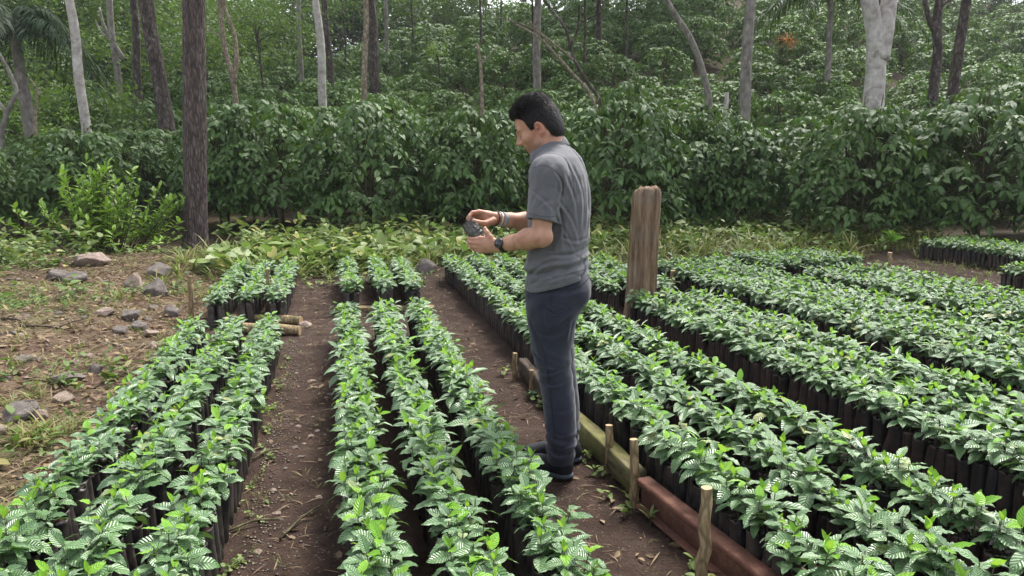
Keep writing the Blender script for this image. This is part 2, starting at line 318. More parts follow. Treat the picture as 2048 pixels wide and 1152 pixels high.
# ------------------------------------------------------------------ the person (built from distance fields, meshed by surface nets)
class Field:
    def __init__(s, lo, hi, h):
        s.lo = np.asarray(lo, float); s.h = h; s.n = np.ceil((np.asarray(hi) - s.lo) / h).astype(int) + 1
        s.D = np.full(tuple(s.n), 1.0, np.float32)
    def box(s, lo, hi):
        a = np.clip(np.floor((np.asarray(lo) - s.lo) / s.h).astype(int), 0, s.n - 1); b = np.clip(np.ceil((np.asarray(hi) - s.lo) / s.h).astype(int) + 1, 1, s.n)
        sl = tuple(slice(i, j) for i, j in zip(a, b))
        ax = [s.lo[k] + s.h * np.arange(a[k], b[k]) for k in range(3)]
        return sl, np.stack(np.meshgrid(*ax, indexing='ij'), -1)
    def op(s, f, lo, hi, k=0.01, mode='add'):
        sl, P = s.box(np.asarray(lo) - k - 3 * s.h, np.asarray(hi) + k + 3 * s.h)
        if 0 in P.shape: return
        d = f(P); a = s.D[sl]
        if mode == 'sub': d = -d; h = np.maximum(k - np.abs(a - d), 0) / max(k, 1e-6); s.D[sl] = np.maximum(a, d) + h * h * k / 4
        else: h = np.maximum(k - np.abs(a - d), 0) / max(k, 1e-6); s.D[sl] = np.minimum(a, d) - h * h * k / 4
    def cone(s, a, b, r1, r2, k=0.01, mode='add'):
        a = np.asarray(a, float); b = np.asarray(b, float); r = max(r1, r2); ab = b - a; l2 = ab @ ab + 1e-12
        def f(P):
            q = P - a; t = np.clip(q @ ab / l2, 0, 1); return np.linalg.norm(q - t[..., None] * ab, axis=-1) - (r1 + (r2 - r1) * t)
        s.op(f, np.minimum(a, b) - r, np.maximum(a, b) + r, k, mode)
    def chain(s, pts, rad, k=0.008):
        for i in range(len(pts) - 1): s.cone(pts[i], pts[i + 1], rad[i], rad[i + 1], k)
    def ell(s, c, r, R=None, k=0.01, mode='add'):
        c = np.asarray(c, float); r = np.asarray(r, float); R = np.eye(3) if R is None else R; m = r.max()
        def f(P):
            q = (P - c) @ R / r; l = np.linalg.norm(q, axis=-1); g = np.linalg.norm(q / r, axis=-1); return l * (l - 1) / np.maximum(g, 1e-6)
        s.op(f, c - m, c + m, k, mode)
    def mesh(s):
        D = s.D; ins = D < 0; n = np.array(D.shape)
        c = [ins[i:n[0] - 1 + i, j:n[1] - 1 + j, k:n[2] - 1 + k] for i in (0, 1) for j in (0, 1) for k in (0, 1)]
        cnt = sum(x.astype(np.int8) for x in c); act = (cnt > 0) & (cnt < 8); I = np.argwhere(act)
        idx = np.full(act.shape, -1, np.int64); idx[act] = np.arange(len(I))
        acc = np.zeros((len(I), 3)); num = np.zeros(len(I))
        corners = [(i, j, k) for i in (0, 1) for j in (0, 1) for k in (0, 1)]
        for a in corners:
            for ax in range(3):
                if a[ax]: continue
                b = list(a); b[ax] = 1
                da = D[I[:, 0] + a[0], I[:, 1] + a[1], I[:, 2] + a[2]]; db = D[I[:, 0] + b[0], I[:, 1] + b[1], I[:, 2] + b[2]]
                m = (da < 0) != (db < 0); t = np.where(m, da / np.where(m, da - db, 1), 0)
                p = np.tile(np.array(a, float), (len(I), 1)); p[:, ax] += t; acc += p * m[:, None]; num += m
        V = s.lo + s.h * (I + acc / num[:, None]); Q = []
        for ax in range(3):
            o1, o2 = [(1, 2), (2, 0), (0, 1)][ax]
            sa = [slice(1, n[q] - 1) for q in range(3)]; sb = list(sa); sa[ax] = slice(0, n[ax] - 1); sb[ax] = slice(1, n[ax])
            A = ins[tuple(sa)]; E = np.argwhere(A != ins[tuple(sb)])
            if not len(E): continue
            base = E + 1; base[:, ax] -= 1; fl = A[tuple(E.T)]
            def cell(d1, d2): q = base.copy(); q[:, o1] -= d1; q[:, o2] -= d2; return idx[q[:, 0], q[:, 1], q[:, 2]]
            q = np.stack([cell(1, 1), cell(0, 1), cell(0, 0), cell(1, 0)], -1); q[~fl] = q[~fl][:, ::-1]; Q.append(q)
        Q = np.concatenate(Q); Q = Q[(Q >= 0).all(1)]
        return V, Q

D0 = 3.335                                            # horizontal distance of the person along the view
PHI = math.radians(15)
def QP(px, py, w=0.0):                                # pixel -> point on the upright plane through the person, w metres farther away
    d = ray(px, py); t = (D0 + w) / (d @ CFH); return np.array([0, 0, CAM_H]) + d * t
UPV = np.array([0, 0, 1.0])
FB = -math.cos(PHI) * CR + math.sin(PHI) * CFH         # facing
LB = -math.cos(PHI) * CFH - math.sin(PHI) * CR         # his left, towards the camera
def loft(sections, n=2.25):
    """sections: (z, centre xyz, half depth along FB, half width along LB); horizontal super-ellipse loft"""
    sec = sorted(sections, key=lambda q: q[0]); zs = np.array([q[0] for q in sec]); C = np.array([q[1] for q in sec]); A = np.array([q[2] for q in sec]); B = np.array([q[3] for q in sec])
    def f(P):
        z = P[..., 2]; c = np.stack([np.interp(z, zs, C[:, i]) for i in range(2)], -1); a = np.interp(z, zs, A); b = np.interp(z, zs, B)
        q = P[..., :2] - c; df = np.abs(q @ FB[:2]) / a; dl = np.abs(q @ LB[:2]) / b
        d = ((df ** n + dl ** n) ** (1 / n) - 1) * np.minimum(a, b)
        return np.maximum(d, np.maximum(zs[0] - z, z - zs[-1]))
    lo = C.min(0) - max(A.max(), B.max()); hi = C.max(0) + max(A.max(), B.max()); lo[2] = zs[0]; hi[2] = zs[-1]
    return f, lo, hi
def sec(py, xf, xb, b, w=0.0, grow=0.0):               # a section from its silhouette pixels
    P0, P1 = QP(xf, py, w), QP(xb, py, w); half = np.linalg.norm(P1 - P0) / 2
    a = math.sqrt(max(half ** 2 - (b * math.sin(PHI)) ** 2, 0.0016)) / math.cos(PHI)
    c = (P0 + P1) / 2; return (c[2], c, a + grow, b + grow)

def bump3(P, f, s): return vnoise(P * np.asarray(f), s)
def creases(P, lines, near):
    """folds pressed along polylines given in photo pixels, on the side turned to the camera"""
    u, z = P @ CR, P[..., 2]; out = np.zeros(P.shape[:-1])
    for pts, dep, sig in lines:
        Q2 = [(lambda q: (q @ CR, q[2]))(QP(x, y, -0.14)) for x, y in pts]; Q2 = np.array(Q2)
        if len(Q2) > 2: Q3 = smooth_path(np.concatenate([Q2, np.zeros((len(Q2), 1))], 1), 10)[:, :2]
        else: Q3 = Q2
        best = np.full(out.shape, 9.0); side = np.zeros(out.shape); par = np.zeros(out.shape)
        for i in range(len(Q3) - 1):
            a, b = Q3[i], Q3[i + 1]; d = b - a; l2 = d @ d + 1e-12; t = np.clip(((u - a[0]) * d[0] + (z - a[1]) * d[1]) / l2, 0, 1); ex, ez = u - a[0] - t * d[0], z - a[1] - t * d[1]; dist = np.hypot(ex, ez); m = dist < best
            best = np.where(m, dist, best); side = np.where(m, np.sign(ex * d[1] - ez * d[0]), side); par = np.where(m, (i + t) / (len(Q3) - 1), par)
        fade = np.sin(np.pi * np.clip(par * 0.92 + 0.04, 0, 1)) ** 0.6; sd = best * side
        out += dep * fade * (-np.exp(-(sd / sig) ** 2) + 0.75 * np.exp(-((sd - 1.9 * sig) / (1.4 * sig)) ** 2))
    return out * near
SHIRT_LINES = [([(1115, 408), (1125, 450), (1128, 492)], .007, .006), ([(1118, 400), (1145, 440), (1160, 485)], .0045, .006), ([(1128, 345), (1150, 400), (1158, 470)], .004, .006), ([(1140, 322), (1165, 380), (1168, 455)], .004, .005),
    ([(1072, 522), (1095, 510), (1140, 508), (1177, 498)], .009, .007), ([(1056, 560), (1075, 535), (1105, 518)], .007, .007), ([(1060, 574), (1090, 548), (1125, 530)], .006, .007), ([(1100, 560), (1130, 540), (1160, 528)], .004, .006),
    ([(1108, 342), (1122, 365), (1118, 408)], .006, .005), ([(1068, 418), (1085, 402), (1104, 397)], .0035, .006), ([(1064, 380), (1080, 392), (1108, 420)], .0035, .006), ([(1120, 470), (1150, 482), (1178, 478)], .004, .006), ([(1108, 430), (1135, 470), (1150, 500)], .004, .005)]
JEAN_LINES = [([(1137, 617), (1110, 623), (1085, 611)], .007, .006), ([(1137, 632), (1112, 646)], .005, .006), ([(1080, 747), (1110, 740), (1141, 721)], .007, .007), ([(1080, 762), (1105, 767), (1137, 757)], .005, .006), ([(1064, 700), (1090, 726), (1122, 735)], .006, .007),
    ([(1092, 884), (1120, 893), (1150, 884)], .007, .006), ([(1094, 901), (1120, 909), (1148, 899)], .007, .006), ([(1060, 640), (1078, 690), (1086, 722)], .004, .006), ([(1146, 640), (1138, 682)], .006, .006), ([(1090, 850), (1120, 868), (1150, 862)], .004, .007), ([(1085, 800), (1110, 820), (1145, 815)], .003, .008), ([(1060, 660), (1100, 668), (1140, 650)], .004, .008)]
def band_eval(Fd, P, fn, width=0.03):
    m = np.abs(Fd.D) < width; out = np.zeros(Fd.D.shape, np.float32); out[m] = fn(P[m]); return out
def to_head(P): q = P - HO; return np.stack([q @ HX, q @ HY, q @ HZ], -1)
TH = math.radians(25)
HX = FB * math.cos(TH) - UPV * math.sin(TH); HZ = UPV * math.cos(TH) + FB * math.sin(TH); HY = LB.copy()
HO = QP(1080, 258, -0.072) - LB * 0.075
HR = np.stack([HX, HY, HZ], 1)
def hp(x, y, z): return HO + HX * x + HY * y + HZ * z

# joints from the photograph
SHL, ELL_, WRL = QP(1096, 348, -0.185), QP(1081, 474, -0.215), QP(1001, 491, -0.075)
SHR, ELR, WRR = QP(1108, 348, 0.185), QP(1073, 448, 0.205), QP(994, 437, 0.085)
def build_person():
    lo = np.minimum(QP(925, 530, -0.33), QP(1150, 170, 0.3)) - 0.05; hi = np.maximum(QP(925, 530, 0.3), QP(1160, 165, -0.3)) + 0.05
    lo = np.array([min(QP(925, 530, w)[0] for w in (-0.3, 0.3)), QP(1150, 400, -0.33)[1] - 0.05, QP(1000, 540, 0)[2]])
    hi = np.array([max(QP(1150, 400, w)[0] for w in (-0.3, 0.3)), QP(930, 400, 0.3)[1], QP(1000, 175, 0)[2]])
    F = Field(lo, hi, 0.0032)
    # head
    F.ell(hp(0.008, 0, 0.05), (0.095, 0.076, 0.094), HR, 0.02)
    F.ell(hp(0.060, 0, 0.058), (0.046, 0.058, 0.052), HR, 0.03)
    F.ell(hp(0.047, 0, -0.018), (0.058, 0.057, 0.074), HR, 0.03)
    for s in (-1, 1):
        F.cone(hp(-0.002, 0.053 * s, -0.022), hp(0.030, 0.046 * s, -0.058), 0.020, 0.019, 0.02)
        F.cone(hp(0.030, 0.046 * s, -0.058), hp(0.074, 0.013 * s, -0.076), 0.019, 0.017, 0.02)
        F.ell(hp(0.070, 0.040 * s, -0.006), (0.028, 0.022, 0.022), HR, 0.02)
        F.cone(hp(0.106, 0.008 * s, 0.043), hp(0.090, 0.045 * s, 0.040), 0.0105, 0.010, 0.014)
        F.ell(hp(0.110, 0.031 * s, 0.021), (0.012, 0.015, 0.010), HR, 0.012, 'sub')
        F.ell(hp(0.090, 0.031 * s, 0.019), (0.0135, 0.0145, 0.0125), HR, 0.004)
        F.cone(hp(0.099, 0.030 * s, 0.027), hp(0.092, 0.046 * s, 0.022), 0.004, 0.003, 0.005)
    F.ell(hp(0.074, 0, -0.076), (0.020, 0.022, 0.016), HR, 0.015)
    F.cone(hp(0.112, 0, 0.030), hp(0.128, 0, -0.003), 0.0085, 0.0095, 0.012)
    F.cone(hp(0.102, 0, 0.024), hp(0.110, 0, -0.010), 0.011, 0.013, 0.012)
    F.ell(hp(0.1295, 0, -0.007), (0.0105, 0.0105, 0.010), HR, 0.008)
    for s in (-1, 1): F.ell(hp(0.117, 0.012 * s, -0.012), (0.010, 0.008, 0.0075), HR, 0.006)
    F.ell(hp(0.092, 0, -0.042), (0.015, 0.026, 0.024), HR, 0.015)
    for s in (-1, 1):
        F.cone(hp(0.1075, 0.004 * s, -0.0365), hp(0.094, 0.022 * s, -0.042), 0.0055, 0.003, 0.005)
        F.cone(hp(0.1030, 0.004 * s, -0.0495), hp(0.092, 0.020 * s, -0.044), 0.0065, 0.003, 0.005)
        F.cone(hp(0.114, 0.0, -0.0430), hp(0.100, 0.022 * s, -0.043), 0.0018, 0.0015, 0.003, 'sub')
    for s in (-1, 1):                                  # ears
        ER = HR @ rotx(-0.10 * s) @ roty(0.22) @ rotz(0.30 * s)
        F.ell(hp(-0.003, 0.081 * s, 0.004), (0.0185, 0.0085, 0.031), ER, 0.005)
        F.ell(hp(0.0035, 0.0885 * s, 0.006), (0.0115, 0.0085, 0.0195), ER, 0.003, 'sub'); F.ell(hp(0.006, 0.083 * s, -0.002), (0.006, 0.008, 0.008), ER, 0.003, 'sub')
        F.ell(hp(0.004, 0.076 * s, -0.022), (0.008, 0.006, 0.010), ER, 0.006)
    # neck, shoulders, chest under the shirt
    NB = QP(1108, 308, 0.0)
    F.cone(hp(-0.012, 0, -0.03), NB, 0.056, 0.060, 0.03)
    F.cone(hp(0.028, 0, -0.055), QP(1082, 325, 0), 0.034, 0.045, 0.03)
    F.cone(SHL, SHR, 0.05, 0.05, 0.04); F.cone(NB, QP(1118, 400, 0), 0.06, 0.09, 0.04); F.cone(QP(1118, 400, 0), QP(1116, 540, 0), 0.09, 0.09, 0.04)
    # arms
    def arm(sh, el, wr, twist):
        F.cone(sh, el * 0.5 + sh * 0.5, 0.050, 0.049, 0.03); F.cone(el * 0.5 + sh * 0.5, el, 0.048, 0.040, 0.03)
        m = el * 0.70 + wr * 0.30 + UPV * 0.002; F.cone(el, m, 0.041, 0.045, 0.02); F.cone(m, el * 0.3 + wr * 0.7, 0.044, 0.034, 0.02); F.cone(el * 0.3 + wr * 0.7, wr, 0.034, 0.0265, 0.015)
    arm(SHL, ELL_, WRL, 0); arm(SHR, ELR, WRR, 0)
    F.ell(ELL_ + FB * -0.012, (0.040, 0.040, 0.038), None, 0.02)
    # near hand: back of the hand to the camera, fingers round the bag, thumb up
    kn = [(961, 477, -0.040), (957, 485.5, -0.043), (957.5, 494, -0.040), (961, 502, -0.034)]
    for i, (x, y, w) in enumerate(kn):
        F.cone(WRL + UPV * (0.010 - 0.007 * i), QP(x, y, w), 0.019, 0.0125, 0.012)
    F.ell(QP(979, 489, -0.055), (0.030, 0.022, 0.027), None, 0.015)
    fing = [[(961, 477, -0.040), (945.5, 478.5, -0.036), (940, 477, -0.010), (944, 474, 0.012)],
            [(957, 485.5, -0.043), (942.5, 485.5, -0.038), (937.5, 483, -0.008), (942, 480, 0.016)],
            [(957.5, 494, -0.040), (943.5, 493, -0.035), (939, 490, -0.008), (943, 487, 0.014)],
            [(961, 502, -0.034), (949, 500, -0.029), (944, 497, -0.008), (947, 494, 0.010)]]
    for i, c in enumerate(fing):
        r = [0.0115, 0.0100, 0.0092, 0.0080] if i < 3 else [0.0100, 0.0088, 0.0080, 0.0070]
        F.chain([QP(*p) for p in c], r, 0.0035)
    F.chain([QP(990, 488, -0.058), QP(980, 475, -0.060), QP(973.5, 465, -0.055), QP(970, 457, -0.048)], [0.019, 0.0140, 0.0120, 0.0092], 0.006)
    # far hand: pinching the bag's rim
    kn2 = [(958, 424, 0.040), (955, 427, 0.058), (956, 433, 0.074), (960, 439, 0.086)]
    for i, (x, y, w) in enumerate(kn2):
        F.cone(WRR + UPV * (0.008 - 0.005 * i), QP(x, y, w), 0.019, 0.0125, 0.012)
    F.ell(QP(973, 435, 0.065), (0.028, 0.026, 0.026), None, 0.015)
    fing2 = [[(958, 424, 0.040), (945, 425.5, 0.026), (938.5, 433, 0.012), (941, 441, 0.006)],
             [(955, 427, 0.058), (942, 429, 0.048), (936, 437, 0.036), (940, 445, 0.028)],
             [(956, 433, 0.074), (944, 436, 0.068), (939, 444, 0.056), (945, 450, 0.046)],
             [(960, 439, 0.086), (950, 443, 0.080), (946, 450, 0.070), (951, 455, 0.060)]]
    for i, c in enumerate(fing2):
        r = [0.0112, 0.0098, 0.0090, 0.0078] if i < 3 else [0.0098, 0.0086, 0.0078, 0.0068]
        F.chain([QP(*p) for p in c], r, 0.0035)
    F.chain([QP(986, 442, 0.055), QP(970, 447, 0.022), QP(957, 445, 0.006), QP(947, 441, 0.000)], [0.019, 0.0135, 0.0115, 0.0088], 0.006)
    V, Q = F.mesh(); q = to_head(V)
    inhead = np.linalg.norm(q, axis=1) < 0.2
    lip = np.exp(-((q[:, 2] + 0.043) / 0.009) ** 2) * sstep(0.090, 0.098, q[:, 0]) * inhead * (np.abs(q[:, 1]) < 0.024)
    beard = sstep(-0.025, -0.06, q[:, 2]) * sstep(-0.0, 0.03, q[:, 0]) * inhead * 0.8
    blush = np.exp(-(np.linalg.norm((q - np.array([0.005, 0.08, 0.0])) / np.array([0.03, 0.03, 0.035]), axis=1)) ** 2) * 0.5 * inhead
    kn_all = np.array([QP(*k) for k in kn + kn2] + [QP(*f[1]) for f in fing + fing2]); dk = np.min(np.stack([np.linalg.norm(V - k, axis=1) for k in kn_all]), 0)
    lip = np.maximum(np.maximum(lip, blush), 0.45 * np.exp(-(dk / 0.014) ** 2))
    per = empty('person', (float(HO[0]) + 0.02, float(QP(1125, 940)[1]), 0.0)); inv = Matrix.Translation(-per.location)
    tag(per, 'person in grey polo shirt and dark jeans looking down at a bag of soil', 'person')
    def child(name, V, Q, mat, rnd=None, uv=None, T=None):
        me = mesh_data(name, V - np.array(per.location), [Q] + ([T] if T is not None and len(T) else []), [mat], uv, rnd); return obj(name, me, per)
    m, nt, b = new_mat('skin'); g = G(nt); at = g.n('ShaderNodeAttribute', attribute_name='rnd').outputs['Fac']
    wp = g.worldpos(); n1 = g.noise(22.0, wp, 4.0); n2_ = g.noise(260.0, wp, 2.0)
    c = g.mix(g.ramp(n1, [(0.3, 0.0), (0.7, 1.0)]), (0.36, 0.175, 0.112), (0.52, 0.295, 0.205)); c = g.mix(at, c, (0.42, 0.14, 0.105))
    bd = g.n('ShaderNodeAttribute', attribute_name='beard').outputs['Fac']; c = g.mix(g.math('MULTIPLY', bd, g.math('ADD', 0.4, n2_)), c, (0.16, 0.10, 0.075))
    g.link(c, b.inputs['Base Color']); b.inputs['Roughness'].default_value = 0.55; b.inputs['Specular IOR Level'].default_value = 0.4
    b.inputs['Subsurface Weight'].default_value = 0.05; b.inputs['Subsurface Radius'].default_value = (1.0, 0.35, 0.2); b.inputs['Subsurface Scale'].default_value = 0.008
    g.bump(g.math('ADD', g.math('MULTIPLY', n2_, 0.6), n1), 0.25, 0.004, b)
    body = child('body', V, Q, m, lip); a = body.data.attributes.new('beard', 'FLOAT', 'POINT'); a.data.foreach_set('value', beard.astype(np.float32))
    # eyebrows and lashes
    hm, nt, b = new_mat('hair'); g = G(nt); nn = g.noise(60.0, g.co('Object', (1, 1, 0.4)), 3.0)
    g.link(g.mix(nn, (0.004, 0.0035, 0.004), (0.014, 0.012, 0.012)), b.inputs['Base Color']); b.inputs['Roughness'].default_value = 0.6; b.inputs['Specular IOR Level'].default_value = 0.3
    for s in (-1, 1):
        acc = Acc(); tube_acc(acc, [hp(0.1165, 0.012 * s, 0.047), hp(0.1125, 0.028 * s, 0.0505), hp(0.094, 0.049 * s, 0.047)], 0.0052, 0.0025, 6, 8)
        o = obj('eyebrow', acc.mesh('eyebrow', [hm]), per); o.data.transform(Matrix.Translation(-per.location))
        acc = Acc(); tube_acc(acc, [hp(0.1025, 0.020 * s, 0.0135), hp(0.1045, 0.030 * s, 0.0115), hp(0.0965, 0.043 * s, 0.0125)], 0.0016, 0.0013, 5, 8)
        o = obj('eyelash', acc.mesh('eyelash', [hm]), per); o.data.transform(Matrix.Translation(-per.location))
    # hair
    c0 = hp(0, 0, 0.06); Fh = Field(c0 - 0.17, c0 + 0.17, 0.0028)
    Fh.ell(hp(0.006, 0, 0.054), (0.101, 0.0845, 0.112), HR, 0.02)
    Fh.ell(hp(0.066, 0, 0.112), (0.050, 0.060, 0.034), HR, 0.03)
    Fh.ell(hp(0.010, 0, 0.120), (0.078, 0.068, 0.050), HR, 0.03)
    Fh.ell(hp(-0.045, 0, -0.010), (0.046, 0.064, 0.062), HR, 0.03)
    sl, P = Fh.box(c0 - 0.2, c0 + 0.2); q = to_head(P)
    def strand(P):
        q = to_head(P); flow = np.stack([q[..., 0] * 25 + q[..., 2] * 20, q[..., 1] * 110, q[..., 2] * 60 - q[..., 0] * 60], -1)
        return 0.0014 * vnoise(flow, 3) + 0.0014 * vnoise(flow * 2.3, 4)
    Fh.D = Fh.D - band_eval(Fh, P, strand, 0.02)
    hx = [-0.14, -0.048, -0.034, -0.024, -0.006, 0.016, 0.022, 0.024, 0.040, 0.046, 0.052, 0.066, 0.085, 0.14]
    hz = [-0.060, -0.060, -0.045, 0.018, 0.036, 0.036, 0.020, 0.012, 0.012, 0.030, 0.062, 0.077, 0.092, 0.104]
    zmin = np.interp(q[..., 0], hx, hz) + band_eval(Fh, P, lambda P: 0.003 * vnoise(to_head(P) * 190, 8), 0.02)
    Fh.D = np.maximum(Fh.D, (zmin - q[..., 2]) * 0.8).astype(np.float32)
    V, Q = Fh.mesh()
    hair = child('hair', V, Q, hm)
    rg = np.random.default_rng(3); idx = rg.integers(0, len(V), 16000); p = V[idx]; qh = to_head(p); zmin = np.interp(qh[:, 0], hx, hz)
    n = p - hp(0.005, 0, 0.04); n /= np.linalg.norm(n, axis=1)[:, None]
    fl = HX * 0.75 + (HY[None] * np.sign(qh[:, 1])[:, None]) * 0.25; side = sstep(0.03, 0.07, np.abs(qh[:, 1]))[:, None]; backm = sstep(0.0, -0.06, qh[:, 0])[:, None]
    fl = fl * (1 - np.maximum(side, backm)) + (-HZ + HX * 0.1) * np.maximum(side, backm); fl = fl - n * np.sum(fl * n, 1)[:, None]; fl /= np.linalg.norm(fl, axis=1)[:, None] + 1e-6
    fl += rg.normal(0, 0.20, fl.shape); ln = rg.uniform(0.008, 0.016, (len(p), 1)) * (1 + 0.8 * sstep(0.09, 0.14, qh[:, 2]))[:, None]; top = sstep(0.1, 0.14, qh[:, 2])[:, None]; lift = rg.uniform(0.02, 0.16, (len(p), 1)) + 0.14 * top
    sd = np.cross(n, fl); keep = (qh[:, 2] > zmin + 0.010); A_ = p - n * 0.001
    tri = np.stack([A_ + sd * 0.0008, A_ - sd * 0.0008, A_ + fl * ln + n * ln * lift], 1)[keep].reshape(-1, 3)
    child('hair_strands', tri, np.arange(len(tri)).reshape(-1, 3), hm)['kind'] = 'stuff'
    # polo shirt
    rows = [(290, 1092, 1136, .070), (300, 1082, 1149, .105), (315, 1068, 1162, .155), (330, 1064, 1169, .180), (350, 1061, 1175, .192), (375, 1058, 1179, .192), (410, 1057, 1181, .186),
            (450, 1058, 1181, .178), (485, 1056, 1178, .172), (505, 1052, 1175, .170), (520, 1053, 1177, .176), (545, 1051, 1179, .180), (590, 1049, 1180, .180)]
    secs = [sec(*r) for r in rows]
    lo = np.array([QP(1020, 600, -.3)[0] - 0.05, QP(1190, 600, -.3)[1] - 0.06, QP(1050, 600, 0)[2] - 0.02]); hi = np.array([QP(1200, 300, .3)[0], QP(1030, 300, .3)[1] + 0.02, QP(1100, 275, 0)[2]])
    Fs = Field(lo, hi, 0.0040); f, a0, a1 = loft(secs); Fs.op(f, a0, a1, 0.02)
    NBk = QP(1112, 300, 0); NBl = QP(1112, 322, 0); Fs.cone(NBl, SHL + UPV * -0.002, 0.052, 0.062, 0.05); Fs.cone(NBl, SHR + UPV * -0.002, 0.052, 0.062, 0.05)
    HL = QP(1081, 441, -0.215); HRr = QP(1078, 436, 0.205)
    def sleeve(sh, hm_):
        ax = (hm_ - sh) / np.linalg.norm(hm_ - sh); e = hm_ + ax * 0.06
        Fs.cone(sh, hm_, 0.074, 0.0645, 0.045)
        Fs.op(lambda P: np.maximum(np.linalg.norm((P - hm_) - ((P - hm_) @ ax)[..., None] * ax, axis=-1) - 0.14, -((P - hm_) @ ax)), hm_ - 0.14, hm_ + ax * 0.1 + 0.12, 0.0, 'sub') if False else None
        return ax
    axl, axr = sleeve(SHL, HL), sleeve(SHR, HRr)
    sl, P = Fs.box(lo, hi)
    zf, zb = QP(1050, 578, 0.03), QP(1180, 546, 0.0); u = P @ CR; zhem = zf[2] + (zb[2] - zf[2]) * (u - zf @ CR) / ((zb - zf) @ CR)
    ht = (P[..., 2] - zhem)
    # drape and creases
    def crease(P):
        u = P @ CR; ht = P[..., 2] - (zf[2] + (zb[2] - zf[2]) * (u - zf @ CR) / ((zb - zf) @ CR))
        PL = np.stack([(P - NBk) @ FB, (P - NBk) @ LB, P[..., 2] - NBk[2]], -1); F_, L_, Z_ = PL[..., 0], PL[..., 1], PL[..., 2]
        low = sstep(0.42, 0.06, ht) * 1.0
        dsp = 0.0042 * vnoise(np.stack([F_ * 16 + Z_ * 7, L_ * 16, Z_ * 6 - F_ * 10], -1), 1) + 0.0022 * vnoise(np.stack([F_ * 38 + Z_ * 20, L_ * 38, Z_ * 16 - F_ * 22], -1), 2)
        dsp += low * 0.0060 * np.sin((Z_ * 62 + F_ * 34 + 2.2 * vnoise(PL * 9, 5)))* (0.4 + 0.6 * vnoise(PL * np.array([8, 8, 5]), 12))
        dsp += 0.010 * np.exp(-((ht - 0.105 - 0.05 * F_ + 0.012 * vnoise(PL * 8, 6)) / 0.016) ** 2) - 0.008 * np.exp(-((ht - 0.078 - 0.05 * F_) / 0.012) ** 2)
        rd = lambda n, p: (1 - np.abs(n)) ** p
        below = sstep(-0.06, -0.16, Z_)
        dsp -= 0.0030 * below * rd(vnoise(np.stack([(F_ + 0.45 * Z_) * 26, L_ * 26, Z_ * 3.0 - F_ * 3], -1), 31), 5)
        dsp -= 0.0040 * sstep(0.30, 0.05, ht) * rd(vnoise(np.stack([F_ * 9 - Z_ * 14, L_ * 12, Z_ * 13 + F_ * 7], -1), 32), 7)
        slv = sstep(0.155, 0.175, L_) * (Z_ > -0.36)
        dsp -= 0.0022 * slv * rd(vnoise(np.stack([(F_ - 0.5 * Z_) * 14, L_ * 10, (Z_ + 0.4 * F_) * 8], -1), 33), 8)
        dsp -= 0.0040 * np.exp(-((L_ - 0.152 - 0.10 * (Z_ + 0.05)) / 0.0030) ** 2) * (Z_ > -0.20)                  # armhole seam
        dsp -= 0.0030 * np.exp(-((L_ - 0.012 - 0.03 * np.sin(Z_ * 9)) / 0.0030) ** 2) * (F_ < 0)                       # back seam
        dsp -= 0.0022 * np.exp(-((ht - 0.022) / 0.0025) ** 2)
        arm = (L_ > 0.10) & (Z_ > -0.36)
        pull = np.exp(-((F_ + 0.055 + 0.25 * (Z_ + 0.16)) / 0.014) ** 2) * sstep(-0.36, -0.22, Z_) * sstep(-0.05, -0.12, Z_) * sstep(0.04, 0.12, L_); dsp -= 0.007 * pull
        for k, (x0, tl) in enumerate([(-0.105, 0.12), (-0.125, 0.02), (-0.09, 0.2)]):
            dsp += 0.0035 * np.exp(-((L_ - 0.10 + 0.05 * k + tl * (Z_ + 0.25)) / 0.011) ** 2) * sstep(-0.5, -0.3, Z_) * sstep(-0.08, -0.16, Z_) * (F_ < -0.03)
        return dsp + creases(P, SHIRT_LINES, sstep(-0.02, 0.05, L_))
    dsp = band_eval(Fs, P, crease, 0.02)
    Fs.D = (Fs.D - dsp).astype(np.float32)
    Fs.D = np.maximum(Fs.D, -ht).astype(np.float32)                         # hem
    Fs.op(lambda P: f(P) + 0.012, a0, a1 * 1.0, 0.0, 'sub') if False else None
    for hm_, ax in ((HL, axl), (HRr, axr)):                                  # cut the sleeves open
        q = (P - hm_) @ ax; r = np.linalg.norm((P - hm_) - q[..., None] * ax, axis=-1); near = (r < 0.105) & (q > -0.1) & (q < 0.12)
        side = np.sign((P - NBk) @ LB) == np.sign((hm_ - NBk) @ LB); outer = np.abs((P - NBk) @ LB) > 0.155
        cut = np.where(near & side & outer, np.minimum(q, 0.03), -1.0)
        hole = np.where((q > -0.03) & side & outer, 0.052 - r, -1.0)
        Fs.D = np.maximum(Fs.D, np.maximum(cut, hole)).astype(np.float32)
    V, Q = Fs.mesh()
    m, nt, b = new_mat('heather_grey'); g = G(nt); wp = g.worldpos()
    n1 = g.noise(420.0, wp, 3.0, 0.8); n3 = g.noise(45.0, wp, 4.0)
    c = g.ramp(n1, [(0.30, (0.070, 0.072, 0.080)), (0.55, (0.135, 0.138, 0.150)), (0.75, (0.235, 0.24, 0.255))]); c = g.mix(g.math('MULTIPLY', n3, 0.35), c, (0.110, 0.112, 0.124))
    g.link(c, b.inputs['Base Color']); b.inputs['Roughness'].default_value = 0.85; b.inputs['Specular IOR Level'].default_value = 0.2; b.inputs['Sheen Weight'].default_value = 0.15
    g.bump(g.noise(60.0, wp, 5.0, 0.65), 0.25, 0.006, b); shirt_m = m
    shirt = child('polo_shirt', V, Q, m)
    # sleeve and shoulder seams, hems
    dm = flat_mat('seam_thread', (0.055, 0.058, 0.068), (0.09, 0.095, 0.105), 300, 0.9, 0.1, 0)
    # collar: stand and fold
    th = np.linspace(0, 2 * np.pi, 49)[:-1]
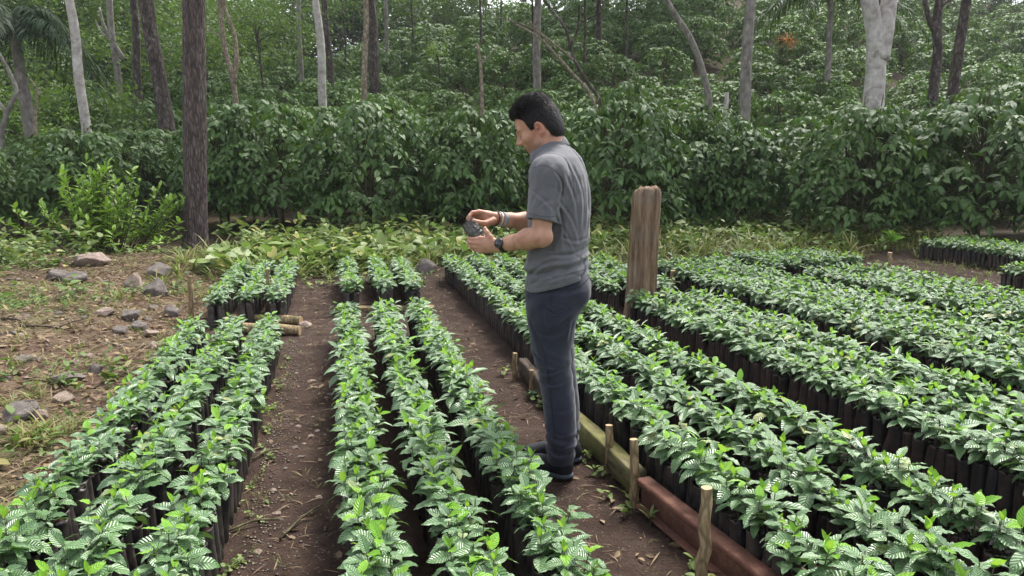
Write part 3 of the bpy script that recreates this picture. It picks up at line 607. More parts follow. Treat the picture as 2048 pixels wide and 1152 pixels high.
    def ring(pb, pf, half, drop=0.0):
        B_, F2 = QP(*pb), QP(*pf); c = (B_ + F2) / 2; e = (F2 - B_) / 2
        return np.array([c + e * math.cos(t) + LB * half * math.sin(t) - UPV * drop * max(math.cos(t), 0) ** 6 for t in th])
    rings = [ring((1120, 290), (1072, 325), 0.062), ring((1123.5, 274), (1067, 307), 0.063), ring((1127, 271.5), (1062, 308), 0.069), ring((1132, 276), (1060, 315), 0.080), ring((1139, 288), (1064, 333), 0.102), ring((1138, 290), (1068, 335), 0.100), ring((1128, 292), (1074, 334), 0.085)]
    V = np.concatenate(rings); nR = len(th); Q = []
    for k in range(len(rings) - 1):
        for j in range(nR): Q.append((k * nR + j, k * nR + (j + 1) % nR, (k + 1) * nR + (j + 1) % nR, (k + 1) * nR + j))
    V += 0.0012 * vnoise(V * 60, 2)[:, None] * UPV
    child('collar', V, np.array(Q), m)
    acc = Acc(); pp = np.array([p for p in rings[4]]) + UPV * 0.001; pp = np.concatenate([pp, pp[:1]])
    # undershirt edge at the nape
    um = flat_mat('undershirt_white', (0.62, 0.62, 0.62), (0.72, 0.72, 0.71), 80, 0.9, 0.1, 0)
    r0, r1 = ring((1119, 279), (1072, 315), 0.060), ring((1119.5, 271.5), (1071, 309), 0.0615); V = np.concatenate([r0, r1])
    child('undershirt', V, np.array([(j, (j + 1) % nR, nR + (j + 1) % nR, nR + j) for j in range(nR)]), um)
    # trousers
    lo = np.array([QP(1030, 600, -.2)[0] - 0.05, QP(1190, 600, -.25)[1] - 0.05, QP(1120, 925, -0.1)[2] - 0.03]); hi = np.array([QP(1195, 540, .2)[0] + 0.02, QP(1040, 540, .25)[1] + 0.03, QP(1120, 530, 0)[2]])
    Ft = Field(lo, hi, 0.0046)
    f, a, b_ = loft([sec(*r) for r in [(525, 1056, 1170, .150), (550, 1056, 1174, .158), (575, 1054, 1177, .165), (595, 1054, 1172, .168), (612, 1058, 1160, .166), (630, 1066, 1150, .160)]]); Ft.op(f, a, b_, 0.03)
    Ft.ell(QP(1146, 582, -0.065), (0.075, 0.08, 0.075), None, 0.05); Ft.ell(QP(1150, 580, 0.075), (0.075, 0.08, 0.075), None, 0.05)
    near = [(585, 1056, 1160, .084), (620, 1054, 1156, .092), (650, 1056.5, 1148, .090), (700, 1063, 1142, .085), (730, 1071, 1143, .080), (760, 1079, 1147, .078), (800, 1085, 1151, .075), (850, 1090, 1153, .073), (885, 1093, 1152, .072), (912, 1094, 1149, .070), (922, 1096, 1146, .066)]
    f, a, b_ = loft([sec(y, xf, xb, bb, -0.088) for y, xf, xb, bb in near]); Ft.op(f, a, b_, 0.035)
    far = [(575, 1066, 1164, .084), (610, 1066, 1158, .088), (640, 1068, 1152, .086), (690, 1075, 1146, .080), (720, 1084, 1149, .076), (750, 1092, 1154, .073), (790, 1098, 1157, .071), (830, 1102, 1158, .070), (865, 1104, 1158, .069), (886, 1106, 1156, .066)]
    f, a, b_ = loft([sec(y, xf, xb, bb, 0.088) for y, xf, xb, bb in far]); Ft.op(f, a, b_, 0.035)
    sl, P = Ft.box(lo, hi)
    def crease2(P):
        O = QP(1115, 745, -0.09); PL = np.stack([(P - O) @ FB, (P - O) @ LB, P[..., 2] - O[2]], -1); F_, L_, Z_ = PL[..., 0], PL[..., 1], PL[..., 2]
        dsp = 0.0032 * vnoise(np.stack([F_ * 14, L_ * 14, Z_ * 7 + F_ * 8], -1), 21) + 0.0018 * vnoise(np.stack([F_ * 34 + Z_ * 14, L_ * 30, Z_ * 22 - F_ * 12], -1), 22)
        wv = vnoise(PL * 7, 23)
        dsp += 0.0055 * np.sin(Z_ * 70 + F_ * 45 + 2.5 * wv) * np.exp(-((Z_ - 0.02) / 0.085) ** 2) * (0.5 + 0.5 * wv)           # behind the knee
        dsp += 0.0065 * np.sin(Z_ * 95 - F_ * 20 + 2.0 * wv) * np.exp(-((Z_ + 0.335) / 0.055) ** 2)                            # stacked at the cuff
        dsp += 0.0050 * np.sin(Z_ * 48 + F_ * 60 + 2.0 * wv) * np.exp(-((Z_ - 0.34) / 0.07) ** 2) * (0.5 + 0.5 * wv)            # below the seat
        for zc, sl_ in ((0.24, -0.75), (0.17, -0.6), (0.10, 0.5)): dsp += 0.0038 * np.exp(-((Z_ - zc - sl_ * F_) / 0.010) ** 2) * sstep(0.09, 0.0, np.abs(F_))
        dsp -= 0.0030 * np.exp(-((F_ - 0.028 - 0.10 * (Z_ - 0.1)) / 0.0035) ** 2) * (L_ > 0.0) * (Z_ < 0.34)                    # outer seam
        return dsp + creases(P, JEAN_LINES, sstep(-0.03, 0.02, L_))
    dsp = band_eval(Ft, P, crease2, 0.02)
    Ft.D = (Ft.D - dsp).astype(np.float32)
    V, Q = Ft.mesh()
    m, nt, b = new_mat('dark_denim'); g = G(nt); wp = g.worldpos(); n1 = g.noise(300.0, wp, 3.0, 0.75); n3 = g.noise(7.0, wp, 4.0, 0.6)
    c = g.ramp(n1, [(0.3, (0.012, 0.014, 0.023)), (0.6, (0.025, 0.028, 0.042)), (0.8, (0.052, 0.057, 0.077))]); c = g.mix(g.ramp(n3, [(0.45, 0.0), (0.7, 0.5)]), c, (0.040, 0.046, 0.066))
    g.link(c, b.inputs['Base Color']); b.inputs['Roughness'].default_value = 0.85; b.inputs['Specular IOR Level'].default_value = 0.2; b.inputs['Sheen Weight'].default_value = 0.2
    g.bump(g.noise(50.0, wp, 5.0, 0.65), 0.3, 0.006, b)
    tr = child('trousers', V, Q, m)
    # stitched seams lying on the cloth
    from mathutils.bvhtree import BVHTree
    def seam(o, lines, r, mat):
        bv = BVHTree.FromPolygons([v.co for v in o.data.vertices], [p_.vertices for p_ in o.data.polygons])
        org = Vector((0, 0, CAM_H)) - per.location
        for pts in lines:
            pp = smooth_path([(x, y, 0) for x, y in pts], 26); path = []
            for x, y, _ in pp:
                d = Vector(ray(x, y).tolist()).normalized(); loc, nrm, i_, ds = bv.ray_cast(org, d)
                if loc is not None: path.append(np.array(loc) + np.array(nrm) * 0.0003)
            if len(path) > 3:
                V, Q, UV, T = tube(np.array(path), r, 5, True); obj('seam', mesh_data('seam', V, [Q, T], [mat], UV), o)
    seam(shirt, [[(1067, 336), (1087, 330), (1108, 340), (1122, 356), (1126, 372), (1121, 395), (1114, 414)], [(1138, 292), (1160, 318), (1172, 345), (1177, 380), (1178, 430)], [(1057, 427), (1080, 432), (1108, 433)], [(1052, 567), (1110, 556), (1177, 536)]], 0.0011, dm)
    jm = flat_mat('jean_thread', (0.010, 0.011, 0.016), (0.02, 0.022, 0.03), 200, 0.9, 0.1, 0)
    seam(tr, [[(1101, 578), (1102, 598), (1103, 612), (1128, 617), (1138, 603)], [(1056, 632), (1072, 668), (1086, 700), (1094, 740), (1102, 800), (1108, 860), (1112, 905)], [(1178, 556), (1160, 572), (1140, 580)]], 0.0013, jm)
    # shoes
    sm = flat_mat('shoe_upper', (0.010, 0.011, 0.015), (0.026, 0.028, 0.036), 160, 0.75, 0.3, 0.3, 0.002); so = flat_mat('shoe_sole', (0.045, 0.052, 0.068), (0.085, 0.095, 0.115), 60, 0.7, 0.3, 0.2, 0.002)
    for s, (hx_, hy_, w) in ((1, (1142, 953, 0)), (-1, (1160, 921, 0))):
        g0 = hit(hx_, hy_, 0.0); fd = FB * math.cos(0.2) - LB * math.sin(0.2) * (1 if s > 0 else -0.3); fd /= np.linalg.norm(fd); sd = np.cross(UPV, fd)
        SR = np.stack([fd, sd, UPV], 1); heel = g0 + UPV * (0.02 + float(ground_z(g0[0], g0[1]))) + fd * 0.045
        for part in ('upper', 'sole'):
            lo = heel - 0.40; hi = heel + 0.40; lo[2] = heel[2] - 0.05; hi[2] = heel[2] + 0.17; Fz = Field(lo, hi, 0.0042)
            if part == 'upper':
                Fz.ell(heel + UPV * 0.035, (0.052, 0.040, 0.055), SR, 0.02); Fz.ell(heel + fd * 0.10 + UPV * 0.030, (0.085, 0.044, 0.048), SR, 0.03)
                Fz.ell(heel + fd * 0.185 + UPV * 0.018, (0.060, 0.046, 0.036), SR, 0.03); Fz.cone(heel + UPV * 0.05 + fd * 0.005, heel + UPV * 0.105 + fd * 0.012, 0.040, 0.038, 0.03)
            else:
                Fz.ell(heel + UPV * -0.002, (0.057, 0.045, 0.021), SR, 0.01); Fz.ell(heel + fd * 0.10 - UPV * 0.003, (0.11, 0.042, 0.018), SR, 0.02); Fz.ell(heel + fd * 0.180 + UPV * 0.0, (0.068, 0.050, 0.022), SR, 0.02)
                for q_ in np.linspace(-0.04, 0.22, 9): Fz.cone(heel + fd * q_ - sd * 0.06 - UPV * 0.019, heel + fd * q_ + sd * 0.06 - UPV * 0.019, 0.005, 0.005, 0.002, 'sub')
            V, Q = Fz.mesh()
            if part == 'upper': up = child('shoe', V, Q, sm)
            else:
                me = mesh_data('sole', V - np.array(per.location), [Q], [so]); obj('sole', me, up)
    # watch, bands
    def band(name, c, ax, r, wid, th_, mat, parent=per, n=28, sq=1.0):
        ax = ax / np.linalg.norm(ax); u_ = np.cross(ax, UPV); u_ /= np.linalg.norm(u_); v_ = np.cross(u_, ax); V = []; 
        prof = [(-wid / 2, r), (-wid / 2, r + th_ * 0.8), (-wid / 4, r + th_), (wid / 4, r + th_), (wid / 2, r + th_ * 0.8), (wid / 2, r)]
        for k in range(n):
            t = 2 * np.pi * k / n; d = u_ * math.cos(t) + v_ * math.sin(t) * sq; V += [c + ax * x + d * y for x, y in prof]
        Q = [(k * 6 + j, k * 6 + j + 1, ((k + 1) % n) * 6 + j + 1, ((k + 1) % n) * 6 + j) for k in range(n) for j in range(5)]
        me = mesh_data(name, np.array(V) - np.array(per.location), [np.array(Q)], [mat]); return obj(name, me, parent)
    blk = flat_mat('black_rubber', (0.008, 0.008, 0.009), (0.018, 0.018, 0.02), 90, 0.5, 0.4, 0.1)
    axl_ = (ELL_ - WRL) / np.linalg.norm(ELL_ - WRL); wc = WRL + axl_ * 0.022
    wt = band('watch', wc, axl_, 0.0300, 0.022, 0.004, blk)
    nrm = LB * 0.92 + UPV * 0.35; nrm -= axl_ * (nrm @ axl_); nrm /= np.linalg.norm(nrm); cc = wc + nrm * 0.033
    def disc(name, c, nrm, r, h, mat, parent, n=28, bev=0.0015):
        u_ = np.cross(nrm, UPV); u_ /= np.linalg.norm(u_); v_ = np.cross(nrm, u_); V = []; prof = [(0, r), (h - bev, r), (h, r - bev)]
        for k in range(n):
            t = 2 * np.pi * k / n; V += [c + nrm * x + (u_ * math.cos(t) + v_ * math.sin(t)) * y for x, y in prof]
        V.append(c + nrm * h); e = len(V) - 1
        Q = np.array([(k * 3 + j, k * 3 + j + 1, ((k + 1) % n) * 3 + j + 1, ((k + 1) % n) * 3 + j) for k in range(n) for j in range(2)]); T = np.array([(k * 3 + 2, e, ((k + 1) % n) * 3 + 2) for k in range(n)])
        me = mesh_data(name, np.array(V) - np.array(per.location), [Q, T], [mat], smooth=False); return obj(name, me, parent)
    case = disc('watch_case', cc, nrm, 0.0225, 0.010, flat_mat('watch_metal', (0.02, 0.02, 0.022), (0.05, 0.05, 0.052), 120, 0.35, 0.5, 0), wt)
    disc('watch_glass', cc + nrm * 0.0102, nrm, 0.0185, 0.0008, flat_mat('watch_glass', (0.010, 0.011, 0.012), (0.014, 0.015, 0.016), 40, 0.08, 0.6, 0), wt)
    axr_ = (ELR - WRR) / np.linalg.norm(ELR - WRR)
    band('wristband', WRR + axr_ * 0.040, axr_, 0.0315, 0.026, 0.003, flat_mat('band_grey', (0.26, 0.27, 0.28), (0.42, 0.43, 0.44), 300, 0.9, 0.1, 0.2))
    band('white_bracelet', WRR + axr_ * 0.014, axr_, 0.0310, 0.006, 0.003, flat_mat('bracelet_white', (0.6, 0.6, 0.58), (0.75, 0.75, 0.73), 100, 0.5, 0.4, 0))
    bd_m = flat_mat('bracelet_beads', (0.03, 0.018, 0.014), (0.07, 0.04, 0.03), 100, 0.4, 0.5, 0); acc = Acc(); c = WRR - axr_ * 0.004; u_ = np.cross(axr_, UPV); u_ /= np.linalg.norm(u_); v_ = np.cross(u_, axr_)
    a5 = np.linspace(0, np.pi, 6); b5 = np.arange(8) / 8 * 2 * np.pi; SV = np.array([[math.sin(x) * math.cos(y), math.sin(x) * math.sin(y), math.cos(x)] for x in a5 for y in b5]); SQ = np.array([(i * 8 + j, i * 8 + (j + 1) % 8, (i + 1) * 8 + (j + 1) % 8, (i + 1) * 8 + j) for i in range(5) for j in range(8)])
    for k in range(26):
        t = 2 * np.pi * k / 26; acc.add(SV * 0.0042 + c + (u_ * math.cos(t) + v_ * math.sin(t)) * 0.031, SQ)
    o = obj('bead_bracelet', acc.mesh('bead_bracelet', [bd_m]), per); o.data.transform(Matrix.Translation(-per.location))
    return per
def build_held_bag():
    A_, B_ = QP(936, 445, 0.006), QP(964, 483, -0.004); ax = B_ - A_; L = np.linalg.norm(ax); n = 56; k = 30
    tt = np.linspace(0, 1, k); path = A_ + np.linspace(-0.04, 1.08, k)[:, None] * ax; rad = 0.0335 + 0.004 * sstep(0, 0.5, tt) - 0.008 * sstep(0.92, 1.0, tt)
    V, Q, UV, T = tube(path, rad, n, True); T = T[n:]
    c = np.concatenate([np.repeat(path, n, 0), path[:1], path[-1:]]); r = V - c; a = np.concatenate([np.repeat(tt, n), [0, 1]])
    f = (r @ CFH)[:, None] * CFH; r = r - f * (0.62 * (1 - sstep(0.0, 0.55, a)))[:, None]                       # pinched flat at the rim
    w = 0.07 * np.sin(UV[:, 0] * 2 * np.pi * 11 + 2.5 * vnoise(V * 40, 2)) * (1 - sstep(0.1, 0.7, a)) + 0.06 * vnoise(V * 60, 5) - 0.13 * (1 - np.abs(vnoise(V * np.array([70, 70, 45]), 8))) ** 6
    V = c + r * (1 + w)[:, None]; V[:n] += (0.004 * vnoise(V[:n] * 120, 6))[:, None] * ax / L; V[len(V) - 2] += ax * 0.10
    m, nt, b = new_mat('dusty_plastic'); g = G(nt); wp = g.worldpos(); n1 = g.noise(60, wp, 5.0, 0.65)
    g.link(g.ramp(n1, [(0.3, (0.020, 0.019, 0.018)), (0.55, (0.060, 0.055, 0.050)), (0.75, (0.16, 0.14, 0.12))]), b.inputs['Base Color']); b.inputs['Roughness'].default_value = 0.42; b.inputs['Specular IOR Level'].default_value = 0.6
    g.bump(g.noise(90, wp, 4.0), 0.7, 0.005, b)
    o = obj('held_grow_bag', mesh_data('held_grow_bag', V, [Q, T], [m], UV)); tag(o, 'crumpled dusty black grow bag full of soil held in the person\'s hands', 'grow bag')
    return o
# ------------------------------------------------------------------ ground
def build_ground():
    xs = np.unique(np.concatenate([np.arange(-300, -12, 12), np.arange(-12, -5.5, 0.4), np.arange(-5.5, 9.5, 0.045), np.arange(9.5, 14, 0.25), np.arange(14, 40, 1.0), np.arange(40, 301, 13)]))
    ys = np.unique(np.concatenate([np.arange(-120, -6, 6), np.arange(-6, 0.5, 0.5), np.arange(0.5, 13.0, 0.045), np.arange(13.0, 30, 0.35), np.arange(30, 80, 1.2), np.arange(80, 520, 14)]))
    X, Y = np.meshgrid(xs, ys, indexing='ij'); Z = ground_z(X, Y)
    V = np.stack([X, Y, Z], -1).reshape(-1, 3); ny = len(ys); i = np.arange(len(xs) - 1)[:, None] * ny + np.arange(ny - 1)[None]
    Q = np.stack([i, i + ny, i + ny + 1, i + 1], -1).reshape(-1, 4)
    m, nt, b = new_mat('soil'); g = G(nt); wp = g.worldpos(); sp = g.n('ShaderNodeSeparateXYZ'); g.link(wp, sp.inputs[0]); x, y = sp.outputs[0], sp.outputs[1]
    n_big, n_mid, n_fine = g.noise(0.9, wp, 4.0), g.noise(7.0, wp, 6.0, 0.65), g.noise(55.0, wp, 6.0, 0.7)
    earth = g.ramp(n_mid, [(0.30, (0.018, 0.012, 0.010)), (0.52, (0.044, 0.028, 0.022)), (0.75, (0.092, 0.060, 0.047))])
    earth = g.mix(g.math('MULTIPLY', n_fine, 0.5), earth, (0.085, 0.050, 0.036))
    dry = g.ramp(n_mid, [(0.28, (0.045, 0.031, 0.023)), (0.5, (0.115, 0.080, 0.058)), (0.75, (0.22, 0.17, 0.125))])
    dry = g.mix(g.ramp(n_fine, [(0.42, 0.0), (0.66, 0.7)]), dry, (0.12, 0.055, 0.032))
    moss = g.mix(n_fine, (0.07, 0.085, 0.030), (0.16, 0.16, 0.065))
    left = g.math('MULTIPLY_ADD', x, -1.8, -2.15, clamp=True); left = g.math('MULTIPLY', left, g.math('ADD', 0.75, g.math('MULTIPLY', n_big, 0.5)), clamp=True)
    c = g.mix(left, earth, dry)
    gm = g.math('MULTIPLY', g.ramp(n_big, [(0.48, 0.0), (0.64, 0.6)]), left); c = g.mix(gm, c, moss)
    bk = g.math('MULTIPLY_ADD', y, 1.0, -9.6, clamp=True); c = g.mix(g.math('MULTIPLY', bk, 0.7), c, g.mix(n_mid, (0.035, 0.026, 0.016), (0.10, 0.085, 0.045)))
    peb = g.vor(42.0, wp); pc = g.vor(42.0, wp, out=1); c = g.mix(g.math('MULTIPLY', g.math('LESS_THAN', peb, 0.22), g.math('GREATER_THAN', g.noise(2.5, wp, 3.0), 0.53)), c, g.mix(0.55, (0.20, 0.15, 0.115), pc, 'MULTIPLY'))
    g.link(c, b.inputs['Base Color']); b.inputs['Roughness'].default_value = 0.92; b.inputs['Specular IOR Level'].default_value = 0.2
    h = g.math('ADD', g.math('MULTIPLY', n_mid, 1.5), g.math('ADD', n_fine, g.math('MULTIPLY', g.math('SUBTRACT', 0.25, peb, clamp=True), 1.5))); g.bump(h, 0.9, 0.03, b)
    o = obj('ground', mesh_data('ground', V, [Q], [m])); o['kind'] = 'structure'
build_ground()

# ------------------------------------------------------------------ seedlings in grow bags
BAG_H, BAG_R = 0.215, 0.0315
def bag_material():
    m, nt, b = new_mat('black_grow_bag'); g = G(nt); wp = g.worldpos(); sp = g.n('ShaderNodeSeparateXYZ'); g.link(wp, sp.inputs[0])
    n1 = g.noise(28.0, wp, 5.0, 0.65); r = g.rnd()
    dust = g.ramp(g.math('ADD', n1, g.math('MULTIPLY', r, 0.25)), [(0.48, 0.0), (0.85, 0.75)])
    splash = g.math('MULTIPLY', g.math('SUBTRACT', 1.0, g.math('MULTIPLY', sp.outputs[2], 7.0), clamp=True), 0.65)
    right = g.math('MULTIPLY_ADD', sp.outputs[0], 2.0, -2.2, clamp=True); mud = g.mix(right, (0.115, 0.098, 0.085), (0.075, 0.046, 0.036))
    c = g.mix(g.math('MAXIMUM', dust, g.math('MULTIPLY', splash, n1)), (0.012, 0.012, 0.014), mud)
    g.link(c, b.inputs['Base Color']); b.inputs['Roughness'].default_value = 0.42; b.inputs['Specular IOR Level'].default_value = 0.45
    g.bump(g.noise(70.0, g.co('Object', (1, 1, 0.25)), 4.0), 0.5, 0.006, b)
    return m
M['bag'] = bag_material()
M['bag_soil'] = flat_mat('bag_soil', (0.018, 0.012, 0.009), (0.060, 0.040, 0.030), 120, 0.95, 0.1, 0.6, 0.004, 'Generated')
M['stemg'] = flat_mat('seedling_stem', (0.055, 0.075, 0.025), (0.10, 0.085, 0.045), 60, 0.6, 0.3, 0)
def bag_tpl(n=10, seed=0):
    rg = np.random.default_rng(seed); zs = [0.0, 0.012, 0.07, 0.14, BAG_H - 0.012, BAG_H, BAG_H - 0.014]; rs = [0.82, 1.0, 1.03, 0.99, 0.97, 1.02, 0.90]
    a = np.arange(n) / n * 2 * np.pi; V = []
    for z, r in zip(zs, rs):
        k = BAG_R * r * (1 + rg.normal(0, 0.035, n)); V.append(np.stack([np.cos(a) * k, np.sin(a) * k, np.full(n, z) + (rg.normal(0, 0.003, n) if z > 0.18 else 0)], -1))
    V = np.concatenate(V); Q = np.array([(i * n + j, i * n + (j + 1) % n, (i + 1) * n + (j + 1) % n, (i + 1) * n + j) for i in range(len(zs) - 1) for j in range(n)])
    UV = np.zeros((len(V), 2)); return V, Q, UV
def soil_tpl(n=10):
    a = np.arange(n) / n * 2 * np.pi; V = np.concatenate([np.stack([np.cos(a) * BAG_R * 0.92, np.sin(a) * BAG_R * 0.92, np.full(n, BAG_H - 0.013)], -1), [[0, 0, BAG_H - 0.006]]])
    Q = np.array([(j, (j + 1) % n, n, n) for j in range(0, n)]); return V, Q[:, :3], np.zeros((len(V), 2))
LEAVES = [leaf_tpl(1.0, 0.46, 8, 4, d, f, w, 1.0, k) for d, f, w, k in ((0.55, 0.20, 0.06, 3.2), (0.95, 0.14, 0.075, 2.7), (0.25, 0.26, 0.055, 3.6), (1.25, 0.10, 0.065, 3.0))]
LEAVES_MID = [leaf_tpl(1.0, 0.46, 5, 2, d, f, 0.04, 1.0, 2.5) for d, f in ((0.55, 0.22), (0.95, 0.16), (0.25, 0.28), (1.25, 0.12))]
LEAVES_FAR = [leaf_tpl(1.0, 0.48, 3, 2, d, f, 0.0) for d, f in ((0.55, 0.22), (0.95, 0.16), (0.25, 0.28), (1.25, 0.12))]
def seedling_variant(seed):
    """list of (leaf kind, young?, 4x4) and the stem path; local origin at the bag's base"""
    rg = np.random.default_rng(100 + seed); top = rg.uniform(0.080, 0.125); lean = rg.normal(0, 0.010, 2); out = []
    stem = [(0, 0, BAG_H - 0.01), (lean[0] * 0.4, lean[1] * 0.4, BAG_H + top * 0.5), (lean[0], lean[1], BAG_H + top)]
    az0 = rg.uniform(0, np.pi); nn = 5
    for k in range(nn):
        f = 0.22 + 0.70 * k / (nn - 1); p = np.array([lean[0] * f, lean[1] * f, BAG_H + top * f]); az = az0 + (k % 2) * np.pi / 2 + rg.normal(0, 0.18)
        if k == 0 and rg.random() < 0.35: continue
        for s in (0, np.pi):
            if rg.random() < 0.05: continue
            L = rg.uniform(0.076, 0.110) * (0.80, 1.0, 1.06, 0.95, 0.72)[k]; el = rg.normal((-0.02, 0.08, 0.18, 0.30, 0.55)[k], 0.16)
            out.append((int(rg.integers(0, 4)), k == 4 and rg.random() < 0.22, leaf_frame(p, az + s + rg.normal(0, 0.2), el, rg.normal(0, 0.28), L)))
    if rg.random() < 0.5:
        p = np.array([lean[0], lean[1], BAG_H + top]); az = az0 + rg.uniform(0, 3)
        for s in (0, np.pi): out.append((2, True, leaf_frame(p, az + s, rg.uniform(1.0, 1.35), rg.normal(0, 0.3), rg.uniform(0.028, 0.052))))
    return out, stem
VARS = [seedling_variant(k) for k in range(28)]
# rows: (x, y0, y1, bed)
ROWS = []
for x in (-1.045, -0.775, -0.515): ROWS += [(x, 1.0, 5.85, 'L'), (x - 0.035, 6.90, 9.25, 'L2')]
for x in (0.075, 0.360, 0.645): ROWS += [(x, 0.75, 6.20, 'M'), (x + 0.055 + (0.05 if x > 0.3 else 0), 7.25, 9.25, 'M2')]
for x in (1.405, 1.715, 2.040): ROWS += [(x, 0.75, 9.25, 'R')]
for x in (2.640, 2.930, 3.22): ROWS += [(x, 1.1, 6.10, 'S'), (x, 6.65, 8.75, 'S2')]
for x in (3.80, 4.08, 4.36, 4.62): ROWS += [(x, 1.7, 8.35, 'T')]
for x in (5.20, 5.48, 5.76, 6.03): ROWS += [(x, 2.6, 7.15, 'U')]
for x in (5.20, 5.48, 5.76, 6.04, 6.32): ROWS += [(x, 7.75, 8.75, 'U2')]
for x in (7.48, 7.75, 8.02): ROWS += [(x, 4.6, 6.75, 'V')]
for x in (8.98, 9.26, 9.54, 9.82): ROWS += [(x, 6.2, 9.6, 'X')]
SPOTS = []
rg = np.random.default_rng(11)
for ri, (x, y0, y1, bed) in enumerate(ROWS):
    ncol = 2; ys = np.arange(y0, y1, 0.0665)
    for c in range(ncol):
        for y in ys:
            X = x + (c - 0.5) * 0.066 + rg.normal(0, 0.003); Y = y + (c * 0.033) + rg.normal(0, 0.004)
            if math.hypot(X - 2.76, Y - 6.32) < 0.20: continue
            SPOTS.append((X, Y, gz(X, Y), ri, rg.uniform(0, 6.283), int(rg.integers(0, len(VARS))), rg.uniform(0.86, 1.16) * (1.0 if rg.random() > 0.08 else 0.70) * (0.90 if bed[0] == 'L' else 1.0)))
def depth_px(X, Y):
    P = np.array([X, Y, 0.3]) - np.array([0, 0, CAM_H]); z = P @ CF; return z, 1024 + FPX * (P @ CR) / z, 576 - FPX * (P @ CU) / z
DP = np.array([depth_px(s[0], s[1]) for s in SPOTS])
inview = (DP[:, 0] > 0.3) & (DP[:, 1] > -30) & (DP[:, 1] < 2078) & (DP[:, 2] < 1190) & (DP[:, 2] > 0)
order = np.argsort(np.where(inview, DP[:, 0], 1e9)); NEAR = set(order[:300].tolist())
def lean_m(s, k):
    rg = np.random.default_rng(k); return m4(rotz(s[4]) @ rotx(rg.normal(0, 0.065)) @ roty(rg.normal(0, 0.065)), (s[0], s[1], s[2] - 0.006))
ROW_LABEL = {}
for ri, (x, y0, y1, bed) in enumerate(ROWS):
    k = [r[0] for r in ROWS if r[3] == bed].index(x)
    ROW_LABEL[ri] = {'L': ['row bordering the rocky weedy ground', 'middle row beside the rocky weedy ground', 'row edging the dirt path, nearest bed to the rocks'],
        'M': ['row beside the straight dirt path', 'middle row between the two dirt paths', 'row at the standing person\'s feet'],
        'R': ['row against the rusty steel beam', 'second row in from the rusty steel beam', 'third row in from the rusty steel beam'],
        'S': ['row facing the aisle in front of the thick wooden post', 'middle row in front of the thick wooden post', 'third row in front of the thick wooden post', 'fourth row in front of the thick wooden post']}.get(bed, ['back row'] * 6)[k]
def build_seedlings():
    lme = [mesh_data('leaf', *[LEAVES[k][0], [LEAVES[k][1]], [M['seedling']], LEAVES[k][2]]) for k in range(4)]
    yme = [mesh_data('young_leaf', *[LEAVES[k][0], [LEAVES[k][1]], [M['young']], LEAVES[k][2]]) for k in range(4)]
    bags = []
    for k in range(5):
        V, Q, UV = bag_tpl(14, k); bags.append(mesh_data('bag', V, [Q], [M['bag']], UV))
    V, T, UV = soil_tpl(14); sme = mesh_data('soil_plug', V, [T], [M['bag_soil']], UV)
    stems = []
    for out, st in VARS:
        a = Acc(); tube_acc(a, st, 0.0026, 0.0018, 5, 5); stems.append(a.mesh('stem', [M['stemg']]))
    far = Acc(); far_b = Acc(); bt = [bag_tpl(7, k) for k in range(4)]; st7 = soil_tpl(7)
    bt10 = [bag_tpl(10, k) for k in range(4)]
    buckets = {}
    for si, s in enumerate(SPOTS):
        out, st = VARS[s[5]]; base = lean_m(s, si)
        if si in NEAR:
            e = bpy.data.objects.new('coffee_seedling', None); COL.objects.link(e); e.matrix_world = Matrix(base.tolist()); e.empty_display_size = 0.02; e.scale = (1, 1, 1)
            tag(e, 'coffee seedling in black bag, ' + ROW_LABEL[s[3]], 'seedling', 'coffee seedlings in black bags, ' + ROW_LABEL[s[3]])
            obj('bag', bags[si % 5], e); obj('soil_plug', sme, e); obj('stem', stems[s[5]], e)
            S_ = np.diag([s[6], s[6], 1, 1])
            for kind, yg, Mx in out:
                o = obj('young_leaf' if yg else 'leaf', (yme if yg else lme)[kind], e)
                M2 = Mx.copy(); M2[:3, :3] *= s[6]; o.matrix_local = Matrix(M2.tolist())
        else:
            d = DP[si, 0]; lod = 1 if (d < 5.5 and inview[si]) else 2
            if not inview[si] and DP[si, 0] < 0.3 and s[1] < 0.9: pass
            for kind, yg, Mx in out:
                M2 = Mx.copy(); M2[:3, :3] *= s[6]; buckets.setdefault((lod, kind, yg), []).append(base @ M2)
            buckets.setdefault(('bag', si % 4, lod), []).append(base); buckets.setdefault(('soil', 0, 0), []).append(base)
            p = np.array(st); 
            buckets.setdefault(('stem', 0, 0), []).append(base)
    rgl = np.random.default_rng(5)
    acc = Acc()
    for key, Ms in buckets.items():
        if key[0] == 'bag': acc.inst((bt10 if key[2] == 1 else bt)[key[1]], Ms, rgl.random(len(Ms)), 2)
        elif key[0] == 'soil': V, T, UV = st7; acc.inst((V, np.stack([T[:, 0], T[:, 1], T[:, 2], T[:, 2]], -1)[:, :3] if False else T, UV), Ms, rgl.random(len(Ms)), 3) if False else add_tris(acc, st7, Ms, 3)
        elif key[0] == 'stem':
            V, Q, UV, T = tube([(0, 0, BAG_H - 0.01), (0, 0, BAG_H + 0.08)], [0.0026, 0.002], 4, False); acc.inst((V, Q, UV), Ms, None, 4)
        else: acc.inst((LEAVES_MID if key[0] == 1 else LEAVES_FAR)[key[1]], Ms, rgl.random(len(Ms)), 1 if key[2] else 0)
    o = obj('coffee_seedling_rows', acc.mesh('coffee_seedling_rows', [M['seedling'], M['young'], M['bag'], M['bag_soil'], M['stemg']]))
    tag(o, 'dense rows of green coffee seedlings in black bags farther back in the nursery', 'seedlings', None, 'stuff')
